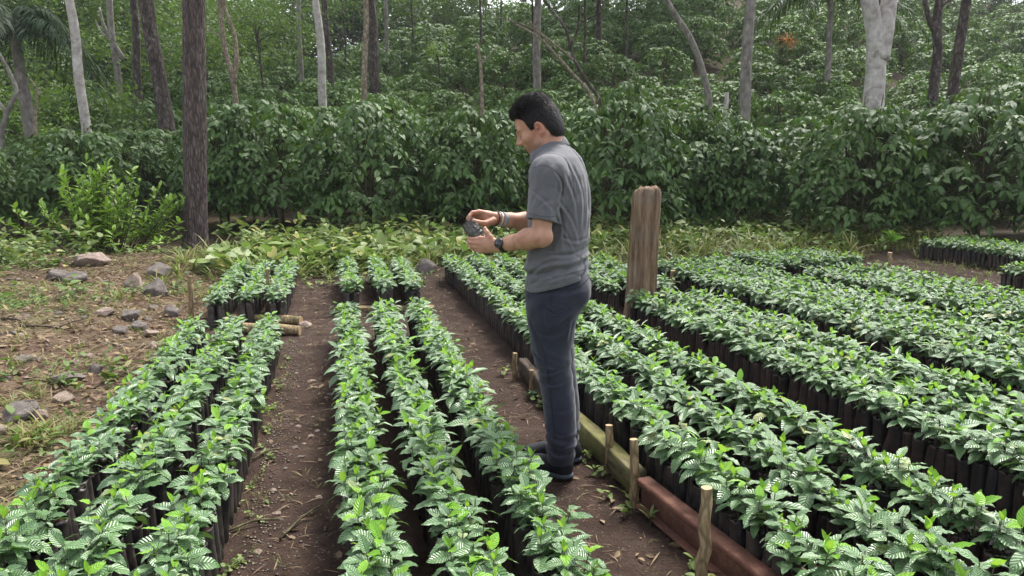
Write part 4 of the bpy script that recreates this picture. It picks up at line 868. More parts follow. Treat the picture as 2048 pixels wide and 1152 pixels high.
def add_tris(acc, tpl, Ms, m):
    V, T, UV = tpl; Ms = np.asarray(Ms); N = len(Ms); P = np.einsum('nij,vj->nvi', Ms[:, :3, :3], V) + Ms[:, None, :3, 3]
    acc.add(P.reshape(-1, 3), None, (T[None] + (np.arange(N) * len(V))[:, None, None]).reshape(-1, 3), np.tile(UV, (N, 1)), 0.0, m)
build_seedlings()
# ------------------------------------------------------------------ timber, beam, stakes, post, logs
M['mossy'] = bark_mat('mossy_timber', (0.085, 0.070, 0.040), (0.165, 0.145, 0.075), (0.26, 0.23, 0.14), (22, 3, 22), 0.35, 0.006, patch=(0.52, (0.17, 0.165, 0.060)))
M['old_timber'] = bark_mat('old_timber', (0.045, 0.032, 0.025), (0.085, 0.062, 0.048), (0.14, 0.11, 0.085), (22, 3, 22), 0.4, 0.006)
M['stake'] = bark_mat('stake_wood', (0.15, 0.105, 0.055), (0.33, 0.245, 0.135), (0.50, 0.40, 0.25), (30, 30, 9), 0.6, 0.008, patch=(0.60, (0.09, 0.10, 0.045)))
M['cut_wood'] = flat_mat('cut_wood', (0.30, 0.20, 0.11), (0.46, 0.34, 0.21), 120, 0.8, 0.2, 0.3, 0.003)
def rust_material():
    m, nt, b = new_mat('rusty_steel'); g = G(nt); wp = g.worldpos(); n1 = g.noise(9.0, wp, 6.0, 0.65); n2_ = g.noise(70.0, wp, 4.0, 0.7)
    c = g.ramp(n1, [(0.30, (0.085, 0.036, 0.027)), (0.52, (0.165, 0.072, 0.050)), (0.72, (0.26, 0.13, 0.088))]); c = g.mix(g.ramp(n2_, [(0.55, 0.0), (0.75, 0.6)]), c, (0.30, 0.17, 0.11))
    g.link(c, b.inputs['Base Color']); b.inputs['Roughness'].default_value = 0.72; b.inputs['Specular IOR Level'].default_value = 0.4; b.inputs['Metallic'].default_value = 0.1; g.bump(g.math('ADD', n1, n2_), 0.7, 0.008, b); return m
M['rust'] = rust_material()
def bar(name, A, B, w, h, mat, jag=0.0, n=14, seed=0):
    """squared beam from A to B (centre of its bottom), slightly worn"""
    A = np.asarray(A, float); B = np.asarray(B, float); d = B - A; L = np.linalg.norm(d); d /= L; s = np.cross(d, [0, 0, 1.0]); s /= np.linalg.norm(s); u = np.cross(s, d)
    c = 0.10 * min(w, h); prof = [(-w / 2 + c, 0), (w / 2 - c, 0), (w / 2, c), (w / 2, h - c), (w / 2 - c, h), (-w / 2 + c, h), (-w / 2, h - c), (-w / 2, c)]
    V = []
    for t in np.linspace(0, L, n): V += [A + d * t + s * x + u * y for x, y in prof]
    V = np.array(V); V += (jag * vnoise(V * 14, seed))[:, None] * s + (jag * vnoise(V * 11, seed + 1))[:, None] * u
    k = 8; Q = [(i * k + j, i * k + (j + 1) % k, (i + 1) * k + (j + 1) % k, (i + 1) * k + j) for i in range(n - 1) for j in range(k)]
    Q += [(0, 7, 4, 3), (0, 3, 2, 1), (7, 6, 5, 4)]; e = (n - 1) * k; Q += [(e, e + 3, e + 4, e + 7), (e, e + 1, e + 2, e + 3), (e + 4, e + 5, e + 6, e + 7)]
    return obj(name, mesh_data(name, V, [np.array(Q)], [mat], smooth=False))
# mossy timber and dark plank edging the right-hand bed
A_ = hit(1278, 930, 0.15); B_ = hit(1152, 818, 0.15); A_[2] = B_[2] = 0.015
tag(bar('edging_timber', A_, B_ + (B_ - A_) * 0.20, 0.075, 0.115, M['mossy'], 0.004, 18, 3), 'moss covered squared timber edging the bed between two stakes', 'timber')
C_ = hit(1142, 812, 0.15); D_ = hit(1024, 704, 0.15); C_[2] = D_[2] = 0.0
C_ = B_ + (B_ - A_) * 0.23 + np.array([0, 0, -0.015]); D_ = np.array([1.235, 4.78, 0.0])
tag(bar('edging_plank', C_, D_, 0.06, 0.125, M['old_timber'], 0.005, 14, 9), 'dark weathered plank edging the bed behind the person\'s legs', 'timber')
# rusty steel beam, I section lying upright
def i_beam(name, A, B, fw, h, tf, tw):
    A = np.asarray(A, float); B = np.asarray(B, float); d = B - A; L = np.linalg.norm(d); d /= L; s = np.cross(d, [0, 0, 1.0]); u = np.array([0, 0, 1.0])
    e = empty(name, A)
    def piece(nm, x0, x1, z0, z1):
        V = []
        for t in (0, L):
            c = 0.006 if nm != 'web' else 0.0005
            for x, z in ((x0 + c, z0), (x1 - c, z0), (x1, z0 + c), (x1, z1 - c), (x1 - c, z1), (x0 + c, z1), (x0, z1 - c), (x0, z0 + c)): V.append(d * t + s * x + u * z)
        Q = [(j, (j + 1) % 8, 8 + (j + 1) % 8, 8 + j) for j in range(8)] + [(0, 7, 4, 3), (0, 3, 2, 1), (7, 6, 5, 4), (8, 11, 12, 15), (8, 9, 10, 11), (12, 13, 14, 15)]
        obj(nm, mesh_data(nm, np.array(V), [np.array(Q)], [M['rust']], smooth=False), e)
    piece('bottom_flange', -fw / 2 - 0.01, fw / 2 + 0.01, 0.0, tf); piece('web', -tw / 2, tw / 2, tf - 0.001, h - tf * 2.4 + 0.001); piece('top_flange', -fw / 2, fw / 2, h - tf * 2.4, h)
    return e
A2 = hit(1281, 938, 0.16); B2 = hit(1560, 1150, 0.16); A2[2] = B2[2] = 0.004; dd = (B2 - A2) / np.linalg.norm(B2 - A2)
tag(i_beam('steel_beam', A2 + dd * 0.03, A2 + dd * 2.4, 0.066, 0.132, 0.014, 0.020), 'rust red steel beam lying along the edge of the bed', 'steel beam')
# stakes
def stake(px, pyb, pyt, r, label, seed, group=None, base=None, lean=(0, 0)):
    p = hit(px, pyb) if base is None else np.array(base, float); z0 = gz(p[0], p[1]); d = ray(px + lean[0], pyt); t = (p[:2] @ CFH[:2]) / (d[:2] @ CFH[:2]); top = np.array([0, 0, CAM_H]) + d * t
    b0 = np.array([p[0], p[1], z0 - 0.04]); path = np.linspace(b0, top, 9); rg = np.random.default_rng(seed); path[1:-1] += rg.normal(0, r * 0.13, (7, 3)) * np.array([1, 1, 0])
    V, Q, UV, T = tube(path - b0, 0.84 * r * (1.12 - 0.2 * np.linspace(0, 1, 9)), 11, True, 0.34, seed)
    e = empty('wooden_stake', b0); n = 11; top_t = T[n:]
    obj('shaft', mesh_data('shaft', V, [Q, T[:n]], [M['stake']], UV), e); c = len(V) - 1
    obj('cut_end', mesh_data('cut_end', np.concatenate([V[8 * n:9 * n], V[c:]]), [np.stack([np.full(n, n), np.arange(n), (np.arange(n) + 1) % n], -1)], [M['cut_wood']], smooth=False), e)
    tag(e, label, 'stake', group); return e
stake(1218, 945, 850, 0.021, 'knobbly pale wooden stake holding the mossy timber, on the side by the dark shoe', 1)
stake(1273, 1012, 878, 0.022, 'pale wooden stake where the mossy timber meets the rusty steel beam', 2, lean=(-6, 0))
stake(1402, 1195, 975, 0.024, 'tall pale wooden stake leaning against the rusty steel beam', 3, lean=(11, 0))
stake(1063, 790, 740, 0.020, 'short pale stump of a stake beside the person\'s knee', 4)
stake(1030, 762, 706, 0.020, 'short stake at the far end of the dark plank', 5)
stake(1602, 1250, 1142, 0.025, 'sawn off stake top just inside the rusty steel beam', 6)
stake(383, 640, 552, 0.026, 'thin bent stake at the corner of the bed beside the rocks', 7, lean=(-3, 0))
stake(536, 628, 538, 0.024, 'thin stake beside the narrow seedling row near the crossed logs', 8)
stake(1780, 566, 505, 0.034, 'stake at the edge of the bare soil patch', 9)
stake(1346, 590, 541, 0.040, 'pale stake between seedling rows behind the thick wooden post', 10)
stake(1650, 590, 566, 0.030, 'short stake tip standing between two far seedling rows', 11)
stake(585, 560, 520, 0.018, 'thin grey stake at the far end of the narrow seedling row', 12)
# thick old post
def build_post():
    b0 = np.array([2.76, 6.30, -0.05]); n = 72; k = 80; tt = np.linspace(0, 1, k); top = np.array([2.76, 6.30, 1.235]) + CR * 0.045
    path = b0 + (top - b0) * tt[:, None]; rad = 0.148 - 0.020 * tt + 0.018 * (1 - sstep(0, 0.15, tt)); rad[-4:] *= np.array([0.985, 0.95, 0.88, 0.62])
    V, Q, UV, T = tube(path, rad, n, True)
    ang = UV[:, 0] * 2 * np.pi; c = np.concatenate([np.repeat(path, n, 0), path[:1], path[-1:]]); r = V - c; z = V[:, 2]
    P = np.stack([np.cos(ang) * 3.2, np.sin(ang) * 3.2, z * 1.1], -1)
    w = 0.06 * vnoise(P * 0.5, 1) + 0.05 * vnoise(P * np.array([2.0, 2.0, 0.9]), 2) + 0.040 * vnoise(P * np.array([6, 6, 1.3]), 3) + 0.03 * vnoise(P * np.array([14, 14, 3.5]), 13) - 0.10 * (1 - np.abs(vnoise(P * np.array([3.0, 3.0, 0.35]), 8))) ** 9 - 0.045 * (1 - np.abs(vnoise(P * np.array([6.5, 6.5, 0.8]), 9))) ** 6
    V = c + r * (1 + w)[:, None]; V[:, 2] += sstep(1.05, 1.235, z) * (0.030 * vnoise(np.stack([V[:, 0] * 9, V[:, 1] * 9, z * 0], -1), 7) + 0.018 * vnoise(np.stack([V[:, 0] * 40, V[:, 1] * 40, z * 0], -1), 8))
    m, nt, b = new_mat('weathered_post'); g = G(nt); co = g.co('Object', (26, 26, 2.6)); n1 = g.noise(1.0, co, 6.0, 0.7); n3 = g.noise(4.0, g.co('Object'), 4.0)
    cc = g.ramp(n1, [(0.30, (0.068, 0.040, 0.026)), (0.48, (0.215, 0.140, 0.090)), (0.70, (0.41, 0.305, 0.215))]); cc = g.mix(g.ramp(n3, [(0.50, 0.0), (0.70, 0.5)]), cc, (0.23, 0.20, 0.175)); cc = g.mix(g.ramp(g.noise(2.1, g.co('Object'), 3.0), [(0.58, 0.0), (0.70, 0.6)]), cc, (0.30, 0.165, 0.080))
    g.link(cc, b.inputs['Base Color']); b.inputs['Roughness'].default_value = 0.9; b.inputs['Specular IOR Level'].default_value = 0.2; g.bump(n1, 1.0, 0.035, b)
    o = obj('wooden_post', mesh_data('wooden_post', V - b0, [Q, T], [m], UV)); o.location = b0.tolist(); tag(o, 'thick weathered wooden post standing among the seedlings', 'post')
build_post()
# logs between the two blocks of the bed by the rocks
def log(name, A, B, r, label, seed, mat='stake', cat='log'):
    A = np.asarray(A, float); B = np.asarray(B, float); path = smooth_path([A, (A + B) / 2 + np.array([0, 0, 0.008]), B], 12); V, Q, UV, T = tube(path - A, r * (1 + 0.06 * np.sin(np.arange(len(path)))), 14, True, 0.10, seed)
    n = 14; e = empty(name, A); obj('bark', mesh_data('bark', V, [Q], [M[mat]], UV), e); k = len(path)
    for q, (s0, ci) in enumerate(((0, len(V) - 2), ((k - 1) * n, len(V) - 1))):
        F_ = np.stack([np.full(n, n), np.arange(n), (np.arange(n) + 1) % n], -1); F_ = F_ if q else F_[:, ::-1]
        obj('cut_end', mesh_data('cut_end', np.concatenate([V[s0:s0 + n], V[ci:ci + 1]]), [F_], [M['cut_wood']], smooth=False), e)
    tag(e, label, cat); return e
def on(px, py, r): p = hit(px, py, r); p[2] = gz(p[0], p[1]) + r * 0.9; return p
log('log', on(462, 634, 0.05), on(602, 640, 0.05), 0.040, 'pale log lying across the gap between the two seedling blocks', 1)
log('log', on(455, 656, 0.05), on(600, 657, 0.05), 0.045, 'thicker sawn log in front of the other log between seedling blocks', 2)
tag(bar('board', on(700, 618, 0.02) - np.array([0, 0, 0.02]), on(868, 612, 0.02) - np.array([0, 0, 0.02]), 0.13, 0.045, M['stake'], 0.003, 8, 5), 'light brown board across the gap between the middle seedling blocks', 'board')

# ------------------------------------------------------------------ rocks
def rock_mesh(seed, flat=0.7):
    import bmesh
    bm = bmesh.new(); bmesh.ops.create_icosphere(bm, subdivisions=4, radius=1.0); V = np.array([v.co for v in bm.verts]); F_ = np.array([[v.index for v in f.verts] for f in bm.faces]); bm.free()
    rg = np.random.default_rng(seed); D_ = rg.normal(size=(22, 3)); D_ /= np.linalg.norm(D_, axis=1)[:, None]; off = rg.uniform(0.50, 0.88, 22)
    for d, o_ in zip(D_, off):
        s = V @ d; V = V - np.outer(np.maximum(s - o_, 0) * 0.92, d)
    V = V * (1 + 0.05 * vnoise(V * 2.2, seed)[:, None] + 0.025 * vnoise(V * 6, seed + 1)[:, None] + 0.012 * vnoise(V * 15, seed + 2)[:, None]); V[:, 2] *= flat
    return V, F_
def rock_material(name, a, b_, c):
    m, nt, b = new_mat(name); g = G(nt); co = g.co('Object'); n1 = g.noise(2.2, co, 6.0, 0.65); n2_ = g.noise(14.0, co, 5.0, 0.7)
    cc = g.ramp(n1, [(0.3, a), (0.52, b_), (0.74, c)]); cc = g.mix(g.ramp(n2_, [(0.5, 0.0), (0.72, 0.5)]), cc, tuple(min(1, x * 1.35) for x in c))
    cc = g.mix(g.ramp(g.noise(1.4, g.worldpos(), 4.0), [(0.55, 0.0), (0.70, 0.45)]), cc, (0.14, 0.14, 0.07))
    g.link(cc, b.inputs['Base Color']); b.inputs['Roughness'].default_value = 0.9; b.inputs['Specular IOR Level'].default_value = 0.25; g.bump(g.math('ADD', n1, n2_), 0.6, 0.10, b); return m
M['rock_grey'] = rock_material('grey_rock', (0.10, 0.088, 0.08), (0.18, 0.155, 0.142), (0.28, 0.245, 0.225))
M['rock_pink'] = rock_material('pinkish_rock', (0.20, 0.145, 0.12), (0.34, 0.26, 0.22), (0.50, 0.41, 0.36))
RMESH = {}
for mt in ('rock_grey', 'rock_pink'):
    for k in range(5):
        V, F_ = rock_mesh(40 + k, (0.72, 0.6, 0.85, 0.66, 0.5)[k]); RMESH[mt, k] = mesh_data('rock', V, [F_], [M[mt]], smooth=True)
def rock(px, py, wpx, kind, k, label, group=None, hs=1.0, rz=None, sink=0.25):
    p = hit(px, py); t = np.dot(p - np.array([0, 0, CAM_H]), CF); s = wpx / FPX * t / 2 * 1.15
    o = obj('rock', RMESH[kind, k]); o.location = (p[0], p[1], float(p[2]) + s * (0.6 * hs) * (1 - 2 * sink)); o.scale = (s * 1.06, s * 0.95, s * hs); o.rotation_euler = (RNG.normal(0, 0.15), RNG.normal(0, 0.15), RNG.uniform(0, 6.28) if rz is None else rz)
    tag(o, label, 'rock', group); return o
rock(318, 556, 56, 'rock_grey', 0, 'dark grey boulder with flat top, farthest of the heap by the stake', None, 1.0)
rock(313, 592, 58, 'rock_grey', 2, 'grey brown rounded boulder in front of the dark flat topped one', None, 1.0)
rock(268, 578, 46, 'rock_pink', 2, 'pinkish angular boulder leaning beside the dark boulders', None, 1.15)
rock(180, 530, 86, 'rock_pink', 4, 'long flat pale slab at the foot of the green bushes', None, 0.8)
rock(118, 560, 46, 'rock_grey', 3, 'smooth grey rock half hidden in weeds behind a small leaning stone', None, 0.9)
rock(155, 566, 58, 'rock_grey', 1, 'broad dark grey rock half buried beside the smooth grey rock', None, 0.8)
rock(135, 590, 36, 'rock_pink', 1, 'small pale slab with a dark stone on top', None, 0.6)
rock(262, 640, 40, 'rock_grey', 0, 'grey wedge rock leaning on a paler rock', None, 1.1)
rock(278, 660, 44, 'rock_grey', 1, 'pale grey flat rock below the wedge rock', None, 0.8)
rock(238, 664, 34, 'rock_grey', 3, 'small rounded grey rock beside the pale flat rock', None, 0.7)
rock(345, 632, 42, 'rock_grey', 2, 'squat grey boulder right at the end of the seedling row', None, 0.9)
rock(212, 630, 34, 'rock_pink', 3, 'sandy rounded rock among weeds in the middle of the heap', None, 0.9)
rock(300, 672, 36, 'rock_pink', 0, 'pale blocky rock near the first seedling row', None, 0.7)
rock(418, 526, 30, 'rock_pink', 2, 'pinkish white rock between the pine trunk and the seedlings', None, 0.9)
rock(126, 806, 42, 'rock_pink', 0, 'pink block of rock in dry grass near the seedling row', None, 1.0)
rock(78, 838, 40, 'rock_pink', 2, 'pale pink pointed rock behind the dry grass tuft', None, 1.0)
rock(45, 836, 88, 'rock_grey', 1, 'large low mossy rock at the edge of the dry grass', None, 0.75)
rock(4, 865, 34, 'rock_pink', 3, 'pink rock lying beyond the mossy rock', None, 0.8)
rock(128, 764, 74, 'rock_grey', 4, 'long mossy slab in the weeds', None, 0.7)
rock(190, 745, 36, 'rock_grey', 2, 'dark stone at the end of the mossy slab', None, 0.8)
rock(150, 728, 24, 'rock_pink', 1, 'small pale stone above the mossy slab', None, 0.8)
rock(50, 722, 34, 'rock_grey', 3, 'grey stone among yellow green weeds', None, 0.7)
rock(306, 698, 22, 'rock_pink', 2, 'upright pale stone just beside the first seedling row', None, 1.1)
rock(895, 502, 46, 'rock_pink', 0, 'pale rock at the far end of the path by the weeds', None, 0.9)
rock(932, 500, 46, 'rock_grey', 2, 'brown grey rock behind the held bag', None, 0.95)
rock(768, 500, 46, 'rock_pink', 3, 'wide pinkish rock behind the middle seedling rows', None, 0.8)
rock(664, 500, 34, 'rock_grey', 0, 'grey rock beyond the left corner of the middle bed', None, 0.8)
rock(602, 505, 44, 'rock_grey', 4, 'flat dark rock by the yellowish weeds', None, 0.8)
rock(555, 512, 28, 'rock_pink', 1, 'small pink stone beyond the narrow seedling row', None, 0.8)
rock(584, 492, 24, 'rock_pink', 2, 'pale stone half buried in bright weeds', None, 0.8)
rock(850, 545, 56, 'rock_grey', 2, 'earthy brown boulder at the far end of the dirt path', None, 0.8)
rock(608, 652, 32, 'rock_pink', 1, 'pinkish flat stone at the end of the logs', None, 0.6)
rock(1670, 480, 46, 'rock_grey', 2, 'earthy lump of rock near the far weeds', None, 0.8)
rock(1404, 498, 18, 'rock_pink', 0, 'whitish stone among weeds behind the seedlings', None, 0.8)
rg = np.random.default_rng(77)
for k in range(150):
    px, py = rg.uniform(0, 400), rg.uniform(540, 800)
    if px > 420 - (py - 540) * 0.98 - 25: continue
    rock(px, py, 7 + 12 * rg.random() ** 2, rg.choice(['rock_grey', 'rock_pink']), int(rg.integers(0, 5)), 'small stone scattered on the weedy ground beside the beds', 'small stones beside the beds', rg.uniform(0.6, 1.0))
for k in range(26):
    y = rg.uniform(1.8, 6.5); x = rg.uniform(-0.40, -0.05); s = rg.uniform(0.010, 0.028)
    o = obj('stone', RMESH['rock_pink' if rg.random() < .6 else 'rock_grey', int(rg.integers(0, 5))]); o.location = (x, y, gz(x, y) + s * 0.1); o.scale = (s * 1.2, s, s * 0.6); o.rotation_euler = (0, 0, rg.uniform(0, 6)); tag(o, 'small flat stone lying on the straight dirt path', 'stone', 'stones on the dirt path')

# ------------------------------------------------------------------ pebbles, twigs, litter, grass, weeds: nobody could count these
def scatter_mesh(name, label, cat, mats, fn):
    a = Acc(); fn(a); o = obj(name, a.mesh(name, mats)); tag(o, label, cat, None, 'stuff'); return o
def octa(): 
    V = np.array([(1, 0, 0), (0, 1, 0), (-1, 0, 0), (0, -1, 0), (0.1, 0, 0.8), (0, 0, -0.5), (0.7, 0.7, 0.2), (-0.7, 0.6, 0.3), (-0.6, -0.7, 0.2), (0.7, -0.7, 0.3)], float)
    Q = np.array([(0, 6, 1, 4), (1, 7, 2, 4), (2, 8, 3, 4), (3, 9, 0, 4), (0, 9, 3, 5), (3, 8, 2, 5), (2, 7, 1, 5), (1, 6, 0, 5)]); return V, Q, np.zeros((10, 2))
M['pebble'] = (lambda: (lambda m, nt, b: (lambda g: (g.link(g.mix(g.noise(30, g.worldpos(), 3.0), g.mix(g.rnd(), (0.09, 0.066, 0.052), (0.26, 0.205, 0.165)), (0.13, 0.095, 0.07)), b.inputs['Base Color']), m)[1])(G(nt)))(*new_mat('pebble')))()
def pebbles(a):
    rg = np.random.default_rng(8); Ms = []
    def put(x, y, s): Ms.append(m4(rotz(rg.uniform(0, 6.3)) @ rotx(rg.normal(0, 0.2)) @ np.diag([1, rg.uniform(0.6, 1), rg.uniform(0.4, 0.8)]), (x, y, gz(x, y) + s * 0.15), s))
    for _ in range(1100): put(-0.40 + abs(rg.normal(0, 0.07)), rg.uniform(1.3, 6.6), rg.uniform(0.003, 0.011))
    for _ in range(350): put(rg.uniform(-0.4, 0.0), rg.uniform(1.3, 9), rg.uniform(0.003, 0.010))
    for _ in range(260): put(rg.uniform(0.75, 1.25), rg.uniform(1.3, 9), rg.uniform(0.003, 0.010))
    for _ in range(1500): put(rg.uniform(-5, -1.25), rg.uniform(2, 11), rg.uniform(0.005, 0.022))
    a.inst(octa(), Ms, rg.random(len(Ms)))
scatter_mesh('pebbles', 'loose pebbles and crumbs of soil strewn along the paths', 'pebbles', [M['pebble']], pebbles)
def litter(a):
    rg = np.random.default_rng(18); tp = leaf_tpl(1.0, 0.42, 3, 2, 0.5, 0.3); nd = leaf_tpl(1.0, 0.055, 2, 1, 0.6, 0.0); Ms, Ns = [], []
    def put(L, x, y, s, el=0.25): L.append(leaf_frame((x, y, gz(x, y) + 0.008), rg.uniform(0, 6.3), rg.normal(0.12, el), rg.normal(0, 0.6), s))
    for _ in range(11000): put(Ms, rg.uniform(-5.5, -1.2), rg.uniform(2, 12), rg.uniform(0.025, 0.085))
    for _ in range(260): put(Ms, rg.choice([rg.uniform(-0.4, 0), rg.uniform(0.75, 1.25)]), rg.uniform(1.3, 9), rg.uniform(0.02, 0.06))
    for _ in range(500): put(Ms, rg.uniform(-1.5, 9), rg.uniform(9.0, 10.6), rg.uniform(0.03, 0.08))
    for _ in range(400): put(Ms, rg.uniform(6.3, 8.9), rg.uniform(6.2, 9.5), rg.uniform(0.03, 0.07))
    for _ in range(32000): put(Ns, rg.uniform(-5.5, -1.15), rg.uniform(2, 12), rg.uniform(0.05, 0.18), 0.22)
    for _ in range(1300): put(Ns, rg.choice([rg.uniform(-0.42, 0.02), rg.uniform(0.75, 1.25)]), rg.uniform(1.2, 9), rg.uniform(0.03, 0.12), 0.08)
    a.inst(tp, Ms, rg.random(len(Ms))); a.inst(nd, Ns, rg.random(len(Ns)))
scatter_mesh('leaf_litter', 'dry leaves and needles littering the ground beside the beds', 'leaf litter', [M['dry']], litter)
def grass(a):
    rg = np.random.default_rng(28); bl = leaf_tpl(1.0, 0.045, 4, 1, 1.1, 0.0, 0, 0.75); Ms = []
    def tuft(x, y, n, h):
        for _ in range(n): Ms.append(leaf_frame((x + rg.normal(0, 0.012), y + rg.normal(0, 0.012), gz(x, y) - 0.005), rg.uniform(0, 6.3), rg.uniform(0.7, 1.45), rg.normal(0, 0.3), h * rg.uniform(0.5, 1.1)))
    for _ in range(800): tuft(-1.35 - 4.2 * rg.random() ** 1.2, rg.uniform(2.2, 11), int(rg.integers(7, 16)), rg.uniform(0.05, 0.17))
    for _ in range(60): tuft(rg.uniform(-2.2, -1.4), rg.uniform(2.3, 3.6), 18, rg.uniform(0.08, 0.16))
    for px, py, h in ((95, 880, 0.24), (70, 890, 0.2), (120, 870, 0.2), (230, 600, 0.2), (320, 570, 0.3)):
        p = hit(px, py); [tuft(p[0] + rg.normal(0, .03), p[1] + rg.normal(0, .03), 16, h) for _ in range(3)]
    for _ in range(700): tuft(rg.uniform(-2.0, 10), rg.uniform(9.6, 12.6), int(rg.integers(10, 18)), rg.uniform(0.18, 0.55))
    for _ in range(160): tuft(rg.uniform(6.4, 8.9), rg.uniform(6.4, 9.3), 12, rg.uniform(0.06, 0.16))
    for _ in range(46): tuft(rg.choice([rg.uniform(-0.36, -0.05), rg.uniform(0.78, 1.2)]), rg.uniform(1.7, 8), 6, rg.uniform(0.03, 0.08))
    for _ in range(60): tuft(rg.normal(-0.40, 0.03), rg.uniform(1.7, 6.4), 6, rg.uniform(0.03, 0.07))
    a.inst(bl, Ms, rg.random(len(Ms)))
scatter_mesh('grass', 'tufts of dry and green grass on the rough ground', 'grass', [M['grass']], grass)
def weeds(a):
    rg = np.random.default_rng(38); tp = [leaf_tpl(1.0, w, 4, 2, d, 0.2, 0.04) for w, d in ((0.5, 0.7), (0.36, 0.9), (0.62, 0.5), (0.3, 0.4))]; B = [[] for _ in range(8)]
    def plant(x, y, h, L, n, kind, z=None):
        z0 = gz(x, y); az = rg.uniform(0, 6.3)
        for k in range(n):
            f = (k + 1) / n; p = (x + rg.normal(0, h * 0.16), y + rg.normal(0, h * 0.16), z0 + h * f * rg.uniform(0.6, 1.0)); B[kind].append(leaf_frame(p, az + k * 2.4 + rg.normal(0, 0.4), rg.normal(0.35, 0.35), rg.normal(0, 0.4), L * rg.uniform(0.6, 1.15)))
    for _ in range(1000):
        x = rg.uniform(-2.1, 10.5); y = rg.uniform(9.8, 13.4); f = (y - 9.8) / 3.6; h = rg.uniform(0.12, 0.30) + 0.40 * f * rg.uniform(0.4, 1.0)
        if (x > 5.5 and y < 10.6 and rg.random() < 0.6) or (y < 10.5 and rg.random() < 0.4) or (x < -1.1 and abs(x + 2.3 * y / 13.1) < 0.75): continue
        plant(x, y, h, rg.uniform(0.09, 0.17) + 0.06 * f, int(rg.integers(9, 17)), int(rg.integers(0, 4)))
    for _ in range(1900):
        x, y = rg.uniform(-5.5, -1.45), rg.uniform(2.3, 12); 
        if n2(x, y, 0.8, 21) < -0.15 or (x > -2.0 and rg.random() < .5): continue
        plant(x, y, rg.uniform(0.05, 0.18), rg.uniform(0.04, 0.10), int(rg.integers(6, 11)), 4 + int(rg.integers(0, 4)))
    for _ in range(150): plant(rg.uniform(-1.7, 2.6), rg.uniform(10.1, 12.0), rg.uniform(0.15, 0.32), rg.uniform(0.19, 0.28), 8, 2)
    for _ in range(130): x, y = rg.uniform(-6.5, -3.2), rg.uniform(9.5, 13); plant(x, y, rg.uniform(0.2, 0.5), rg.uniform(0.08, 0.18), 14, int(rg.integers(0, 4)))
    for _ in range(90): plant(rg.uniform(-0.45, 1.3), rg.uniform(8.9, 9.8), rg.uniform(0.04, 0.12), 0.06, 6, int(rg.integers(0, 4)))
    for _ in range(50): plant(rg.normal(-0.40, 0.025), rg.uniform(1.8, 6.4), 0.03, 0.025, 6, 2)
    for _ in range(22): plant(rg.normal(1.18, 0.03), rg.uniform(1.8, 5.4), 0.06, 0.05, 5, 0)
    for k in range(8): a.inst(tp[k % 4], B[k], rg.random(len(B[k])), k // 4)
scatter_mesh('weeds', 'low broad leaved weeds covering the ground behind and beside the beds', 'weeds', [M['weed'], M['weed_dark']], weeds)
# twigs, each a thing
for k, (ax_, ay_, bx_, by_) in enumerate([(110, 660, 175, 642), (40, 655, 150, 668), (5, 640, 60, 655), (455, 1070, 560, 1048), (505, 925, 560, 905), (560, 1085, 640, 1020)]):
    A_, B_ = hit(ax_, ay_), hit(bx_, by_); A_[2] += 0.015; B_[2] += 0.02; a = Acc(); tube_acc(a, [A_, (A_ + B_) / 2 + np.array([0.01, 0.02, 0.012]), B_], 0.012 if k < 3 else 0.005, 0.004, 6, 7)
    o = obj('twig', a.mesh('twig', [M['old_timber' if k < 3 else 'stem']])); tag(o, ['crooked dead branch lying in the weeds', 'long dead branch lying across dry litter', 'dark dead branch at the edge of the litter', 'reddish twig lying on the dirt path', 'thin twig near the pebbly bed edge', 'thin twig near the middle seedling bed'][k], 'twig')
# wilted white-edged weeds by the rusty beam and the yellow seedling by the path
def small_plant(name, px, py, h, L, n, mat, label, seed, el=0.5, w=0.42):
    rg = np.random.default_rng(seed); p = hit(px, py); e = empty(name, p); a = Acc(); tube_acc(a, [(0, 0, -0.01), (rg.normal(0, .01), 0, h * 0.5), (rg.normal(0, .02), rg.normal(0, .02), h)], 0.004 + h * 0.006, 0.002, 5, 6)
    obj('stem', a.mesh('stem', [M['stem']]), e); tp = leaf_tpl(1.0, w, 6, 3, 0.6, 0.25, 0.05); me = mesh_data('leaf', tp[0], [tp[1]], [M[mat]], tp[2])
    for k in range(n):
        f = 0.35 + 0.65 * (k + 1) / n; o = obj('leaf', me, e); o.matrix_local = Matrix(leaf_frame((0, 0, h * f), k * 2.4 + rg.normal(0, 0.3), rg.normal(el, 0.25), rg.normal(0, 0.3), L * rg.uniform(0.7, 1.15)).tolist())
    tag(e, label, 'plant'); return e
small_plant('young_plant', 524, 850, 0.17, 0.075, 12, 'young', 'yellow green young plant growing beside the straight dirt path', 1)
small_plant('young_plant', 1300, 1055, 0.06, 0.07, 6, 'weed', 'small weed with upright leaves beside the rusty steel beam', 2, 0.9, 0.2)
small_plant('young_plant', 1064, 800, 0.05, 0.06, 8, 'seedling', 'small leafy weed growing at the foot of the short stump', 3)
small_plant('broad_leaf_plant', 762, 470, 0.55, 0.34, 9, 'young', 'bright yellow green broad leaved plant rising above the weeds', 4, 0.9, 0.36)
small_plant('broad_leaf_plant', 720, 480, 0.40, 0.30, 8, 'weed', 'pale broad leaved plant beside the bright yellow green one', 14, 0.8, 0.36)
small_plant('broad_leaf_plant', 1010, 470, 0.75, 0.42, 22, 'lime', 'dark green strappy plant growing behind the person\'s forearms', 5, 0.95, 0.22)
small_plant('broad_leaf_plant', 1440, 470, 0.55, 0.26, 30, 'lime', 'leafy green bush on the weedy strip beyond the wooden post', 6, 0.5, 0.45)
small_plant('broad_leaf_plant', 1400, 478, 0.45, 0.25, 24, 'coffee', 'darker leafy bush beside the green one beyond the post', 7, 0.5, 0.45)
